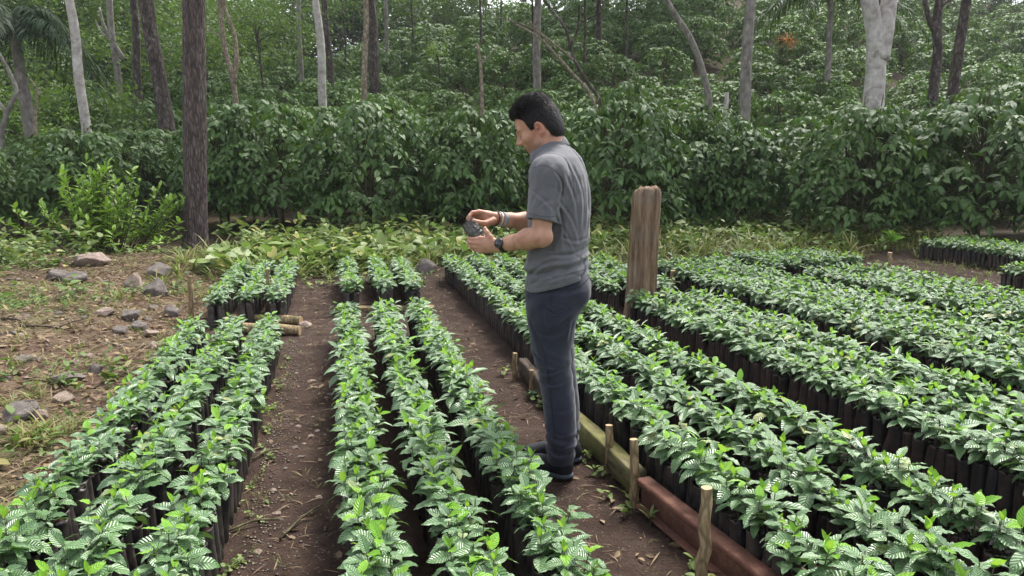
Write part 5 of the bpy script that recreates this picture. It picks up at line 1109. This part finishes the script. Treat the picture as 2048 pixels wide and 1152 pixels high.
small_plant('broad_leaf_plant', 1540, 470, 0.60, 0.22, 16, 'weed', 'tall thin weed with rounded leaves before the dark coffee shrubs', 8, 0.5, 0.5)
small_plant('broad_leaf_plant', 1780, 500, 0.30, 0.20, 14, 'young', 'yellow green plant behind the stake at the bare soil', 9, 0.6, 0.45)
small_plant('broad_leaf_plant', 1838, 512, 0.12, 0.12, 6, 'weed', 'tiny pale sprout on the bare soil patch', 10, 0.8, 0.4)
small_plant('broad_leaf_plant', 450, 490, 0.32, 0.24, 12, 'weed', 'large leaved pale plant close to the pine trunk', 11, 0.5, 0.55)
small_plant('broad_leaf_plant', 540, 478, 0.30, 0.24, 12, 'weed', 'large leaved pale plant among the yellow weeds', 12, 0.6, 0.55)
small_plant('broad_leaf_plant', 640, 470, 0.40, 0.24, 14, 'weed', 'bushy pale plant among the yellow weeds', 13, 0.5, 0.5)
small_plant('broad_leaf_plant', 285, 470, 0.35, 0.34, 5, 'coffee', 'plant with a few big pale leaves left of the pine trunk', 15, 0.5, 0.45)
# ------------------------------------------------------------------ coffee shrubs
CLEAF = [leaf_tpl(1.0, w, 4, 2, d, 0.22, 0.035) for w, d in ((0.44, 0.8), (0.40, 1.2), (0.48, 0.5))]
def shrub_meshes(seed, h, r, nl, leaf, step, ntw=5):
    """stems carrying arching boughs; every bough ends in a drooping fan of twigs set with paired leaves"""
    rg = np.random.default_rng(seed); st = Acc(); B = [[], [], []]; RR = [[], [], []]; up = np.array([0, 0, 1.0])
    trunks = [(rg.normal(0, 0.10), rg.normal(0, 0.10)) for _ in range(3)]
    for tx, ty in trunks: tube_acc(st, [(tx * 0.3, ty * 0.3, -0.1), (tx, ty, h * 0.5), (tx * 1.6, ty * 1.6, h * 0.92)], 0.030, 0.008, 6, 7)
    bul = [(rg.uniform(0, 6.28), rg.uniform(-0.2, 1.2), rg.uniform(-0.22, 0.24)) for _ in range(7)]
    for l in range(nl):
        f = (l + 0.5) / nl; se = -0.62 + 1.60 * f; se = np.clip(se + rg.normal(0, 0.05), -0.75, 0.985); el = math.asin(se); az = l * 2.39996 + rg.normal(0, 0.25); k = rg.uniform(0.80, 1.06)
        for ba, be, bk in bul: k += bk * math.exp(-(math.atan2(math.sin(az - ba), math.cos(az - ba)) / 0.7) ** 2 - ((el - be) / 0.5) ** 2)
        d = np.array([math.cos(az), math.sin(az), 0]); p = np.array([0, 0, h * 0.46]) + d * math.cos(el) * r * k * 0.80 + up * math.sin(el) * h * (0.50 if el > 0 else 0.42) * min(k, 1.1)
        tx, ty = trunks[l % 3]; root = np.array([tx, ty, max(0.1, p[2] * 0.62)]); tube_acc(st, [root, root * 0.4 + p * 0.6 + up * 0.06, p], 0.010, 0.004, 4, 5); tone = rg.random()
        for w in range(ntw):
            a2 = az + (w - (ntw - 1) / 2) * (0.55 if el < 1.0 else 1.25) + rg.normal(0, 0.2); d2 = np.array([math.cos(a2), math.sin(a2), 0]); L = r * rg.uniform(0.26, 0.44); rise = rg.uniform(0.05, 0.45); sag = rg.uniform(0.5, 1.1)
            n = max(3, int(L / step)); t = np.linspace(0.1, 1, n); P = p + np.outer(L * t, d2); P[:, 2] += L * (rise * t - sag * t ** 2)
            if w % 2 == 0: tube_acc(st, [p, P[n // 2], P[-1]], 0.004, 0.002, 3, 3)
            for i in range(n):
                for s in (-1, 1):
                    if rg.random() < 0.08: continue
                    kd = int(rg.integers(0, 3)); B[kd].append(leaf_frame(P[i], a2 + s * rg.uniform(0.5, 1.15), rg.normal(-0.45, 0.30), rg.normal(s * 0.2, 0.3), leaf * rg.uniform(0.65, 1.15))); RR[kd].append(np.clip(0.55 * tone + 0.45 * rg.random(), 0, 0.92 if rg.random() < 0.93 else 0.99))
            B[2].append(leaf_frame(P[-1], a2, rg.normal(0.15, 0.3), rg.normal(0, 0.3), leaf * rg.uniform(0.45, 0.8))); RR[2].append(0.6 + 0.38 * rg.random())
    fo = Acc()
    for k in range(3): fo.inst(CLEAF[k], B[k], RR[k])
    return st, fo
SH = []
for k in range(6):
    st, fo = shrub_meshes(200 + k, 2.35, (1.02, 1.15, 0.92, 1.08, 1.0, 1.1)[k], 58, 0.165, 0.062); SH.append((st.mesh('stem', [M['stem']]), fo.mesh('foliage', [M['coffee']])))
SHF = []
for k in range(4):
    st, fo = shrub_meshes(300 + k, 2.15, 1.12, 46, 0.19, 0.085); SHF.append((st.mesh('stem', [M['stem']]), fo.mesh('foliage', [M['coffee_far']])))
def shrub(x, y, s, rz, lib, k, label, group, sz=1.0):
    e = empty('coffee_shrub', (x, y, float(ground_z(x, y)) - 0.03), rz); e.scale = (s, s, s * sz); tag(e, label, 'shrub', group)
    obj('stem', lib[k][0], e); obj('foliage', lib[k][1], e)['kind'] = 'stuff'; return e
rg = np.random.default_rng(91)
# front row: pixel column, distance, photo row of its top, what it stands by
FRONT = [(-80, 12.6, 268, 'past the lime green shrub'), (45, 12.8, 272, 'at the forest edge behind the lime green shrub'), (165, 13.2, 248, 'partly hidden by the lime green shrub'), (295, 14.0, 236, 'behind the big pine trunk'), (455, 14.4, 226, 'immediately right of the big pine trunk'),
         (565, 13.4, 194, 'tall and rounded, right of the pine trunk'), (735, 13.6, 206, 'behind the bright yellow green broad leaved plant'), (858, 14.2, 226, 'below the thin tan tree'), (948, 13.9, 202, 'in front of which the hands hold the bag'),
         (1085, 14.4, 202, 'hidden behind the person\'s shoulders'), (1235, 13.5, 191, 'just right of the person\'s back'), (1350, 13.9, 206, 'behind the thick wooden post'), (1460, 15.0, 232, 'below the mossy grey trunk'), (1585, 14.3, 224, 'between the mossy grey trunk and the forked pale tree'),
         (1705, 13.4, 198, 'in front of the forked pale tree'), (1835, 13.2, 193, 'below the brown forked trunk'), (1960, 13.0, 190, 'below the grey trunk at the far bed'), (2085, 12.9, 188, 'beyond the far seedling bed'), (2210, 13, 190, 'farthest along past the far seedling bed')]
for k, (px, d, yt, w) in enumerate(FRONT):
    d += 1.1 * (k % 2); p = at_dist(px, d); z = CAM_H + (330 - yt - 22 * (k % 2)) / FPX * d; s = (z - p[2]) / 2.12; e = shrub(p[0], p[1], s, rg.uniform(0, 6.28), SH, k % 6, 'glossy dark green coffee shrub ' + w, 'coffee shrubs along the back of the nursery', 1.0); wd = rg.uniform(0.84, 1.0); e.scale = (s * wd, s * wd, s)
# second row closes the gaps
LAND = [(60, 'the dark palm'), (190, 'the white barked slender trunk'), (340, 'the dark mottled trunk'), (480, 'the twin stemmed tan tree'), (655, 'the pale smooth trunk'), (745, 'the thin tan tree'), (1073, 'the straight grey trunk'), (1185, 'the thin leaning trees'), (1390, 'the slanting grey trunk'), (1477, 'the mossy grey trunk'), (1640, 'the palm with orange fruit stalk'), (1727, 'the forked pale tree'), (1860, 'the brown forked trunk')]
def near(px): return min(LAND, key=lambda q: abs(q[0] - px))[1]
for k in range(20):
    px = -120 + k * 122 + rg.uniform(-30, 30); d = 16.6 + rg.uniform(-0.4, 0.6); p = at_dist(px, d); lab = 'coffee shrub showing over the front shrubs near ' + near(px)
    shrub(p[0], p[1], rg.uniform(0.68, 0.92), rg.uniform(0, 6.28), SH if k % 2 else SHF, int(rg.integers(0, 4)), lab, lab)
# the hillside plantation, row by row
ORD = 'first second third fourth fifth sixth seventh eighth ninth tenth eleventh'.split()
for nrow, d in enumerate((18.8, 20.8, 22.9, 25.2, 27.6, 30.2, 33.0, 36.0, 39.2, 42.6, 46.2)):
    stepx = 2.25 / d * FPX
    for px in np.arange(-150 + rg.uniform(0, stepx), 2200, stepx):
        jx = px + rg.uniform(-0.3, 0.3) * stepx
        if jx < 360 and rg.random() < 0.45: continue
        p = at_dist(jx, d + rg.uniform(-0.5, 0.5)); lab = 'coffee shrub in the %s row up the hillside near %s' % (ORD[nrow], near(jx))
        shrub(p[0], p[1], rg.uniform(0.82, 1.15), rg.uniform(0, 6.28), SHF, int(rg.integers(0, 4)), lab, lab, rg.uniform(0.85, 1.05))

# ------------------------------------------------------------------ lime shrub at the left, small understory trees, canopy crowns
def leafy_mass(seed, rx, rz, nclump, per, leaf, tpl, spread=0.35, hollow=0.45, el=(0.1, 0.5), flat=1.0, lo=-0.8):
    rg = np.random.default_rng(seed); Ms = []; R_ = []; cl = []
    for c in range(nclump):
        while True:
            v = rg.normal(size=3); v /= np.linalg.norm(v)
            if v[2] > lo: break
        rr = (hollow + (1 - hollow) * rg.random() ** 0.6) * (1 + 0.22 * math.sin(v[0] * 5 + seed) * math.cos(v[1] * 4 - seed)); c0 = np.array([v[0] * rx, v[1] * rx, v[2] * rz]) * rr; cl.append(c0); tone = rg.random()
        for k in range(per):
            p = c0 + rg.normal(0, spread, 3) * np.array([1, 1, 0.55 * flat]); Ms.append(leaf_frame(p, math.atan2(p[1], p[0]) + rg.normal(0, 0.9), rg.normal(*el), rg.normal(0, 0.5), leaf * rg.uniform(0.6, 1.2))); R_.append(np.clip(tone * 0.7 + 0.3 * rg.random(), 0, 0.99))
    a = Acc(); a.inst(tpl, Ms, R_); return a, cl
def lime_shrub():
    p = at_dist(205, 11.2); e = empty('lime_shrub', p); rg = np.random.default_rng(4); st = Acc(); Ms = []; tp = leaf_tpl(1.0, 0.36, 5, 2, 0.35, 0.2)
    for b in range(105):
        az = rg.uniform(0, 6.28); r = abs(rg.normal(0, 0.66)); h = rg.uniform(0.5, 1.3) * math.exp(-(r / 1.25) ** 2) + 0.14; x, y = r * math.cos(az) * 1.25, r * math.sin(az) * 0.7; top = np.array([x, y, h])
        tube_acc(st, [(x * 0.4, y * 0.4, -0.03), (x * 0.75, y * 0.75, h * 0.55), top], 0.010, 0.004, 4, 5)
        for k in range(20):
            f = 0.30 + 0.70 * k / 19; q = np.array([x * (0.4 + 0.6 * f), y * (0.4 + 0.6 * f), h * f]); Ms.append(leaf_frame(q, k * 2.4 + rg.normal(0, 0.4), rg.normal(0.35 + 0.55 * (f > 0.85), 0.25), rg.normal(0, 0.3), rg.uniform(0.09, 0.165)))
    fo = Acc(); fo.inst(tp, Ms, rg.random(len(Ms))); obj('stem', st.mesh('stem', [M['stem']]), e); obj('foliage', fo.mesh('foliage', [M['lime']]), e)['kind'] = 'stuff'
    tag(e, 'lime green shrub with upright leafy shoots left of the big pine trunk', 'shrub')
lime_shrub()
FLEAF = leaf_tpl(1.0, 0.42, 3, 2, 0.5, 0.15); FLEAF2 = leaf_tpl(1.0, 0.55, 2, 1, 0.3, 0.0)
CROWN = {}
for k, mt in enumerate(('forest', 'forest', 'olive', 'forest')):
    a, cl = leafy_mass(500 + k, 3.0, 2.0, 95, 26, 0.20, FLEAF, 0.36, 0.35, (-0.1, 0.45)); CROWN[k] = (a.mesh('crown', [M[mt]]), cl)
for k, mt in enumerate(('forest', 'olive', 'forest')):
    a, cl = leafy_mass(520 + k, 4.6, 3.4, 210, 28, 0.34, FLEAF2, 0.55, 0.3, (-0.1, 0.5)); CROWN[10 + k] = (a.mesh('crown', [M[mt]]), cl)
for k, mt in enumerate(('olive', 'olive', 'lime')):
    a, cl = leafy_mass(540 + k, 1.15, 1.0, 46, 30, 0.13, FLEAF, 0.20, 0.4, (-0.1, 0.45)); CROWN[20 + k] = (a.mesh('crown', [M[mt]]), cl)
def tree(name, label, cat, base, pts, r0, r1, mat, crown=None, cz=None, cs=1.0, forks=(), group=None, ridge=0.0, n=12, seg=20, limbs=5, seed=0):
    """pts: trunk points relative to base; forks: list of (points, r0, r1)"""
    base = np.asarray(base, float); e = empty(name, base); a = Acc(); p = smooth_path(pts, seg); V, Q, UV, T = tube(p, r0 + (r1 - r0) * np.linspace(0, 1, len(p)) ** 0.8, n, True, 0.08, seed, ridge, (11, 2.2)); a.add(V, Q, T, UV)
    for fp, f0, f1 in forks: tube_acc(a, fp, f0, f1, max(6, n - 4), 14, jit=0.08, seed=seed + 3)
    rg = np.random.default_rng(seed + 50); top = np.asarray(pts[-1], float)
    if crown is not None:
        c = np.array([top[0], top[1], top[2] if cz is None else cz]); me, cl = CROWN[crown]
        for q in rg.choice(len(cl), limbs, replace=False): t_ = c + cl[q] * cs * 0.8; tube_acc(a, [c - np.array([0, 0, 0.6 * cs]), (c + t_) / 2 + np.array([0, 0, 0.1]), t_], r1 * 0.6 + 0.01, 0.008, 5, 6)
        o = obj('crown', me, e); o.location = c.tolist(); o.scale = (cs, cs, cs); o.rotation_euler = (0, 0, rg.uniform(0, 6.28)); o['kind'] = 'stuff'
    obj('trunk', a.mesh('trunk', [M[mat]]), e); tag(e, label, cat, group); return e
def rel(base, px, py, dist): return px_at(px, py, dist) - base
def trunk(px_list, dist, wpx, wtop, mat, label, seed, name='tree', crown=None, ch=6.0, cs=1.0, cat='tree', forks=(), ridge=0.0, n=14, ext=8.0, **kw):
    """trunk through photo points at a distance; runs on upward out of frame"""
    b = at_dist(px_list[0][0], dist); zc = dist / math.cos(PITCH)
    pts = [np.array([0, 0, -0.15])]
    for (px, py) in px_list:
        q = CFH + CR * (px - 1024) / FPX; P = q * dist; d = ray(px, py); t = (P @ CFH) / (d @ CFH); z = CAM_H + d[2] * t; pts.append(np.array([P[0], P[1], z]) - b)
    pts = [p for i, p in enumerate(pts) if i == 0 or p[2] > pts[0][2] + 0.2]
    if ext: d = pts[-1] - pts[-2]; d = d / np.linalg.norm(d); d = d * 0.5 + np.array([0, 0, 0.6]); pts.append(pts[-1] + d * ext)
    r0, r1 = wpx / FPX * dist / 2, wtop / FPX * dist / 2; fk = []
    for fpts, f0, f1 in forks:
        L_ = []
        for (px, py) in fpts:
            q = CFH + CR * (px - 1024) / FPX; P = q * dist; d = ray(px, py); t = (P @ CFH) / (d @ CFH); L_.append(np.array([P[0], P[1], CAM_H + d[2] * t]) - b)
        fk.append((L_, f0 / FPX * dist / 2, f1 / FPX * dist / 2))
    return tree(name, label, cat, b, pts, r0, r1, mat, crown, None, cs, fk, None, ridge, n, seed=seed, **kw)
# the big pine at the edge of the nursery
pb = hit(391, 503); pd = float(pb @ CFH)
def pine():
    e = empty('pine_tree', pb); k = 150; tt = np.linspace(0, 1, k); Ht = 15.0; d_ = ray(388, 0); P0 = np.array([0, 0, CAM_H]) + d_ * (pd / (d_ @ CFH)) - pb; zz_ = -0.15 + (Ht + 0.15) * tt; path = np.stack([P0[0] / P0[2] * zz_, P0[1] / P0[2] * zz_, zz_], -1)
    z = path[:, 2]; r = 0.188 - 0.005 * z + 0.05 * np.exp(-np.maximum(z, 0) / 0.16); n = 72; V, Q, UV, T = tube(path, r, n, True); ang = UV[:, 0] * 2 * np.pi; c = np.concatenate([np.repeat(path, n, 0), path[:1], path[-1:]]); zz = V[:, 2]
    P = np.stack([np.cos(ang) * 3.0, np.sin(ang) * 3.0, zz * 1.4], -1); P2 = P * np.array([2.6, 2.6, 1.0]); v = np.abs(vnoise(P2 + 0.5 * vnoise(P * 2, 3)[:, None], 1)); w = -0.055 * (1 - v) ** 6 + 0.02 * vnoise(P * np.array([4, 4, 3.2]), 2) + 0.02 * vnoise(P * 0.5, 6)
    V = c + (V - c) * (1 + w)[:, None]; a = Acc(); a.add(V, Q, T, UV)
    for q in range(22):
        h = 8.0 + q * 0.32; az = q * 2.4; L = 2.6 - (h - 8) * 0.25; tube_acc(a, [(0, 0, h), (math.cos(az) * L * .5, math.sin(az) * L * .5, h + .25), (math.cos(az) * L, math.sin(az) * L, h + .2)], 0.045, 0.01, 5, 6)
    obj('trunk', a.mesh('trunk', [M['pine']]), e); nd = leaf_tpl(1.0, 0.03, 2, 1, 0.4, 0); rg = np.random.default_rng(2); Ms = []
    for q in range(22):
        h = 8.0 + q * 0.32; az = q * 2.4; L = 2.6 - (h - 8) * 0.25
        for b in range(10):
            f = rg.uniform(0.4, 1.05); c0 = np.array([math.cos(az) * L * f, math.sin(az) * L * f, h + 0.25]) + rg.normal(0, 0.22, 3)
            for k2 in range(22): Ms.append(leaf_frame(c0, rg.uniform(0, 6.28), rg.uniform(-0.2, 1.3), 0, rg.uniform(0.16, 0.28)))
    fo = Acc(); fo.inst(nd, Ms, rg.random(len(Ms))); obj('crown', fo.mesh('crown', [M['forest']]), e)['kind'] = 'stuff'; tag(e, 'tall pine with reddish brown plated bark rising beside the rocky ground', 'tree')
pine()
trunk([(191, 246), (186, 150), (187, 60), (182, 0)], 17.5, 19, 15, 'pale_bark', 'white barked slender trunk standing above the lime green shrub', 1, crown=1, ch=5)
trunk([(348, 235), (343, 170), (331, 70), (327, 0)], 18.0, 32, 26, 'dark_bark', 'dark mottled trunk immediately left of the big pine', 2, crown=0, ridge=0.10)
trunk([(300, 130), (304, 60), (303, 0)], 27, 15, 13, 'dark_bark', 'lichen spotted grey brown trunk behind the dark mottled one', 3, crown=3)
trunk([(262, 150), (257, 60), (258, 0)], 28, 13, 11, 'grey_bark', 'grey trunk with a leaning bare branch', 4, crown=2, forks=[([(276, 120), (262, 90), (243, 50), (238, 15)], 9, 4), ([(258, 85), (235, 60), (228, 40)], 4, 2)])
trunk([(487, 215), (484, 160), (472, 100), (468, 0)], 20, 12, 8, 'tan_bark', 'twin stemmed slim tan tree right of the big pine', 5, crown=2, forks=[([(485, 170), (493, 120), (492, 70), (478, 20), (474, -20)], 10, 6), ([(493, 105), (480, 90), (440, 55), (425, 45)], 3, 1.5)])
trunk([(656, 185), (657, 90), (653, 30), (650, 0)], 22, 17, 13, 'pale_bark', 'pale smooth trunk ending among dark leaves, beside a dark thin one', 6, crown=1)
trunk([(673, 130), (669, 60), (667, 0)], 27, 13, 11, 'dark_bark', 'thin dark trunk beside the pale smooth one', 7, crown=3)
trunk([(617, 130), (616, 60), (618, 0)], 30, 10, 8, 'grey_bark', 'narrow grey trunk standing farther up the slope', 8, crown=0)
trunk([(736, 215), (740, 120), (746, 30), (746, 0)], 19.5, 12, 9, 'tan_bark', 'thin tan tree in front of a dark trunk, with a few yellow leaves', 9, crown=2)
trunk([(757, 150), (757, 60), (754, 0)], 27, 21, 18, 'dark_bark', 'dark trunk directly behind the thin tan tree', 10, crown=3)
trunk([(783, 105), (784, 40), (783, 0)], 34, 8, 7, 'grey_bark', 'very thin grey trunk right of the dark trunk', 11, crown=0)
trunk([(1073, 200), (1071, 100), (1074, 0)], 22, 16, 13, 'grey_bark', 'straight grey trunk rising above the person\'s head', 12, crown=0)
trunk([(1189, 222), (1170, 180), (1142, 148), (1100, 100), (1072, 72), (1030, 48)], 19.5, 9, 4, 'tan_bark', 'thin crooked tree leaning across the straight grey trunk', 13, ext=0, n=8, forks=[([(1142, 120), (1110, 92), (1060, 55), (1000, 35)], 5, 2), ([(1100, 100), (1075, 60), (1050, 40)], 4, 1.5)])
trunk([(1198, 205), (1160, 150), (1140, 110), (1128, 60), (1085, 0)], 20.5, 9, 5, 'dark_bark', 'dark thin forked tree leaning towards the straight grey trunk', 14, crown=0, n=8, ext=2.0, forks=[([(1136, 95), (1150, 55), (1152, 10)], 6, 4), ([(1150, 50), (1175, 35), (1195, 25)], 4, 2)])
trunk([(1190, 125), (1190, 60), (1189, 0)], 30, 12, 10, 'dark_bark', 'short brown trunk among coffee shrubs up the slope', 15, crown=3)
trunk([(1407, 200), (1388, 130), (1362, 70), (1335, 30), (1312, -10)], 20, 14, 10, 'grey_bark', 'slanting grey trunk left of the mossy upright one', 16, crown=1, ext=3)
trunk([(1477, 232), (1476, 120), (1478, 0)], 18.5, 24, 19, 'grey_bark', 'upright mossy grey trunk with small leafy tufts', 17, crown=0, ridge=0.05)
trunk([(1727, 195), (1726, 130), (1722, 80), (1703, 0)], 17.0, 44, 28, 'pale_bark', 'big pale tree whose trunk forks in two', 18, crown=1, n=20, forks=[([(1732, 120), (1737, 70), (1741, 0), (1745, -80)], 36, 26)])
trunk([(1842, 170), (1843, 100), (1836, 50), (1837, 0)], 23, 20, 15, 'dark_bark', 'brown trunk forking below the frame top, right of the pale tree', 19, crown=3, forks=[([(1836, 70), (1822, 40), (1810, 5), (1800, -30)], 11, 8), ([(1838, 15), (1855, 0), (1870, -15)], 7, 4)])
trunk([(1879, 190), (1884, 90), (1889, 0)], 18.5, 21, 17, 'dark_bark', 'straight grey brown trunk beside yellowish leaves', 20, crown=0, ridge=0.06)
trunk([(1370, 40), (1371, 0)], 40, 16, 14, 'grey_bark', 'pale grey trunk on the crest of the slope', 21, crown=10, cs=0.9)
trunk([(1310, 45), (1310, 0)], 42, 14, 12, 'dark_bark', 'dark trunk on the crest under bright sky', 22, crown=12, cs=0.9)
trunk([(1286, 40), (1287, 0)], 43, 8, 7, 'pale_bark', 'white thin trunk on the crest under bright sky', 23, crown=12, cs=0.7)
trunk([(22, 272), (45, 215), (62, 185), (55, 150), (33, 100)], 15, 12, 6, 'grey_bark', 'bare grey dead tree with crooked branches at the forest edge', 24, name='dead_tree', ext=0, n=9, forks=[([(38, 228), (30, 210), (16, 192)], 8, 4), ([(60, 190), (72, 180)], 5, 2)])
trunk([(94, 235), (100, 200), (103, 180), (92, 158)], 16, 7, 3, 'tan_bark', 'small bare forked branch tree beside the palm trunk', 25, name='dead_tree', ext=0, n=7, forks=[([(100, 195), (108, 185), (115, 175)], 4, 2)])
trunk([(3, 245), (0, 190), (-6, 140)], 16, 10, 7, 'grey_bark', 'bare grey pole tree at the very edge of the forest', 26, name='dead_tree', ext=0, n=8)
trunk([(965, 190), (963, 130), (958, 90)], 19, 9, 5, 'tan_bark', 'vine covered dead snag among coffee shrubs', 27, name='dead_tree', ext=0, n=8, forks=[([(963, 130), (985, 105), (995, 95)], 4, 2)])
trunk([(1441, 205), (1441, 185)], 18, 9, 8, 'pale_bark', 'pale broken stub beside the mossy grey trunk', 28, name='dead_tree', ext=0, n=8)
# palms
def frond(a, base, az, L, droop, el, rg, leaf=0.60, n=30):
    t = np.linspace(0, 1, 10); d = np.array([math.cos(az), math.sin(az), 0]); P = base + np.outer(L * (t * math.cos(el)), d); P[:, 2] += L * (math.sin(el) * t - droop * t ** 2.1)
    V, Q, UV, T = tube(P, np.linspace(0.018, 0.004, 10), 4, False); a.add(V, Q, None, UV, 0.5); tp = leaf_tpl(1.0, 0.085, 3, 1, 0.9, 0); Ms = []
    for k in range(n):
        f = 0.14 + 0.86 * k / (n - 1); p = np.array([np.interp(f, t, P[:, i]) for i in range(3)])
        for s in (-1, 1): Ms.append(leaf_frame(p, az + s * rg.uniform(0.75, 1.2), rg.normal(-0.35, 0.18), 0, leaf * (1 - 0.55 * abs(f - 0.45)) * rg.uniform(0.85, 1.1)))
    a.inst(tp, Ms, rg.random(len(Ms)))
def palm(px_base, px_top, py_top, dist, w, label, seed, nf=20, L=2.4, mat='grey_bark', fruit=None):
    b = at_dist(px_base, dist); q = (CFH + CR * (px_top - 1024) / FPX) * dist; d = ray(px_top, py_top); top = np.array([q[0], q[1], CAM_H + d[2] * (dist / (d @ CFH))]) - b; e = empty('palm_tree', b); rg = np.random.default_rng(seed)
    r = w / FPX * dist / 2; p = smooth_path([(0, 0, -0.1), top * np.array([0.6, 0.6, 0.55]), top], 46); rad = np.linspace(r * 1.15, r * 0.9, len(p)) * (1 + 0.035 * (np.arange(len(p)) % 2)); V, Q, UV, T = tube(p, rad, 12, True); obj('trunk', mesh_data('trunk', V, [Q, T], [M[mat]], UV), e)
    fo = Acc()
    for k in range(nf): frond(fo, top + rg.normal(0, 0.05, 3), k * 2.4 + rg.normal(0, 0.15), L * rg.uniform(0.8, 1.1), rg.uniform(0.55, 1.15), rg.uniform(0.1, 1.1), rg)
    obj('crown', fo.mesh('crown', [M['palm']]), e)['kind'] = 'stuff'
    if fruit:
        a = Acc(); fb = px_at(fruit[0], fruit[1], dist) - b; om = flat_mat('orange_fruit_stalk', (0.50, 0.16, 0.02), (0.65, 0.28, 0.04), 20, 0.6, 0.3, 0)
        for k in range(46): v = rg.normal(size=3); v[2] *= 0.5; v /= np.linalg.norm(v); tube_acc(a, [fb, fb + v * 0.22, fb + v * rg.uniform(0.3, 0.5) + np.array([0, 0, -0.08])], 0.010, 0.005, 3, 4)
        obj('fruit_stalk', a.mesh('fruit_stalk', [om]), e)
    tag(e, label, 'palm')
palm(90, 70, 52, 19.0, 21, 'dark palm with ringed grey trunk and hanging fronds', 1, 30, 2.3)
palm(1638, 1630, -25, 24.0, 10, 'palm on the hillside with an orange fruit stalk', 2, 20, 2.6, 'grey_bark', (1576, 80))
# understory trees and bushes on the slope behind the hedge
UN = [(-40, 19, 21, 1.5, .9), (40, 22, 20, 1.7, 1.4), (130, 20, 22, 1.0, .9), (150, 25, 21, 1.6, 1.6), (230, 22, 20, 1.5, 1.2), (290, 20, 20, 1.0, .8), (215, 30, 2, 1.0, 2.6), (60, 30, 0, 1.1, 2.8), (-60, 26, 2, 1.1, 2.6), (330, 32, 1, 1.1, 3.0),
      (430, 30, 2, 0.9, 3.0), (535, 27, 2, 0.7, 3.9), (600, 38, 1, 1.0, 4.0), (700, 36, 3, 0.9, 4.6), (830, 35, 0, 0.9, 4.8), (960, 30, 3, 0.6, 5.2), (1060, 27, 0, 0.62, 4.9), (1160, 28, 3, 0.65, 5.0), (1240, 27, 0, 0.6, 5.2), (1000, 37, 1, 0.9, 5.0), (1900, 22, 22, 0.5, 0.9), (880, 29, 22, .35, 2.0)]
for k, (px, d, cr, cs, hh) in enumerate(UN):
    b = at_dist(px, d); lab = {20: 'yellowish green understory tree', 21: 'olive green understory tree', 22: 'bright green leafy bush', 0: 'dark leaved understory tree', 1: 'dense dark understory tree', 2: 'olive leaved understory tree', 3: 'spreading dark understory tree'}[cr]
    where = 'among the trunks left of the big pine' if px < 370 else ('between the twin stemmed tan tree and the grey trunk' if px < 1075 else 'on the slope right of the straight grey trunk')
    tree('understory_tree', lab + ' ' + where, 'tree', b, [(0, 0, -0.1), (0.1, 0.05, hh * 0.5), (0, 0, hh)], 0.07, 0.03, 'dark_bark', cr, hh, cs, group='understory trees, ' + lab + ' ' + where, n=7, seg=7, limbs=4, seed=k)
# the wood that closes the view at the crest
rgw = np.random.default_rng(6)
for k in range(46):
    px = (-150 + k * 70) if k < 34 else (-130 + (k - 34) * 48) + rgw.uniform(-25, 25); d = (50 if k < 34 else 36) + rgw.uniform(0, 14); b = at_dist(px, d); 
    if 1060 < px < 1420 and k % 2 == 0: continue
    lowc = (3.2 if px < 1000 else 5.6) if k < 34 else 2.6
    tree('forest_tree', 'forest tree in the wood that closes the view on the crest', 'tree', b, [(0, 0, -0.2), (0.2, 0, 4), (0, 0, 8)], 0.16, 0.10, 'grey_bark', 10 + int(rgw.integers(0, 3)), lowc + rgw.uniform(0, 3.0), rgw.uniform(0.8, 1.15), group='trees of the wood on the crest', n=8, seg=8, limbs=5, seed=100 + k)
# ------------------------------------------------------------------ people and what they hold
build_person(); build_held_bag()
# ------------------------------------------------------------------ humid air
def haze():
    x0, x1, y0, y1, z0, z1 = -70, 90, -15, 90, -2.5, 46
    V = [(x, y, z) for x in (x0, x1) for y in (y0, y1) for z in (z0, z1)]
    Q = np.array([(0, 1, 3, 2), (4, 6, 7, 5), (0, 4, 5, 1), (2, 3, 7, 6), (0, 2, 6, 4), (1, 5, 7, 3)])
    m = bpy.data.materials.new('haze'); m.use_nodes = True; nt = m.node_tree; nt.nodes.remove(nt.nodes['Principled BSDF']); v = nt.nodes.new('ShaderNodeVolumePrincipled'); v.inputs['Color'].default_value = (0.93, 0.96, 1.0, 1); v.inputs['Density'].default_value = 0.0006; v.inputs['Anisotropy'].default_value = 0.3
    nt.links.new(v.outputs[0], nt.nodes['Material Output'].inputs['Volume']); o = obj('haze', mesh_data('haze', V, [Q], [m], smooth=False)); o['kind'] = 'stuff'; o['label'] = 'pale humid haze hanging in the air over the hillside'; o['category'] = 'haze'
haze()
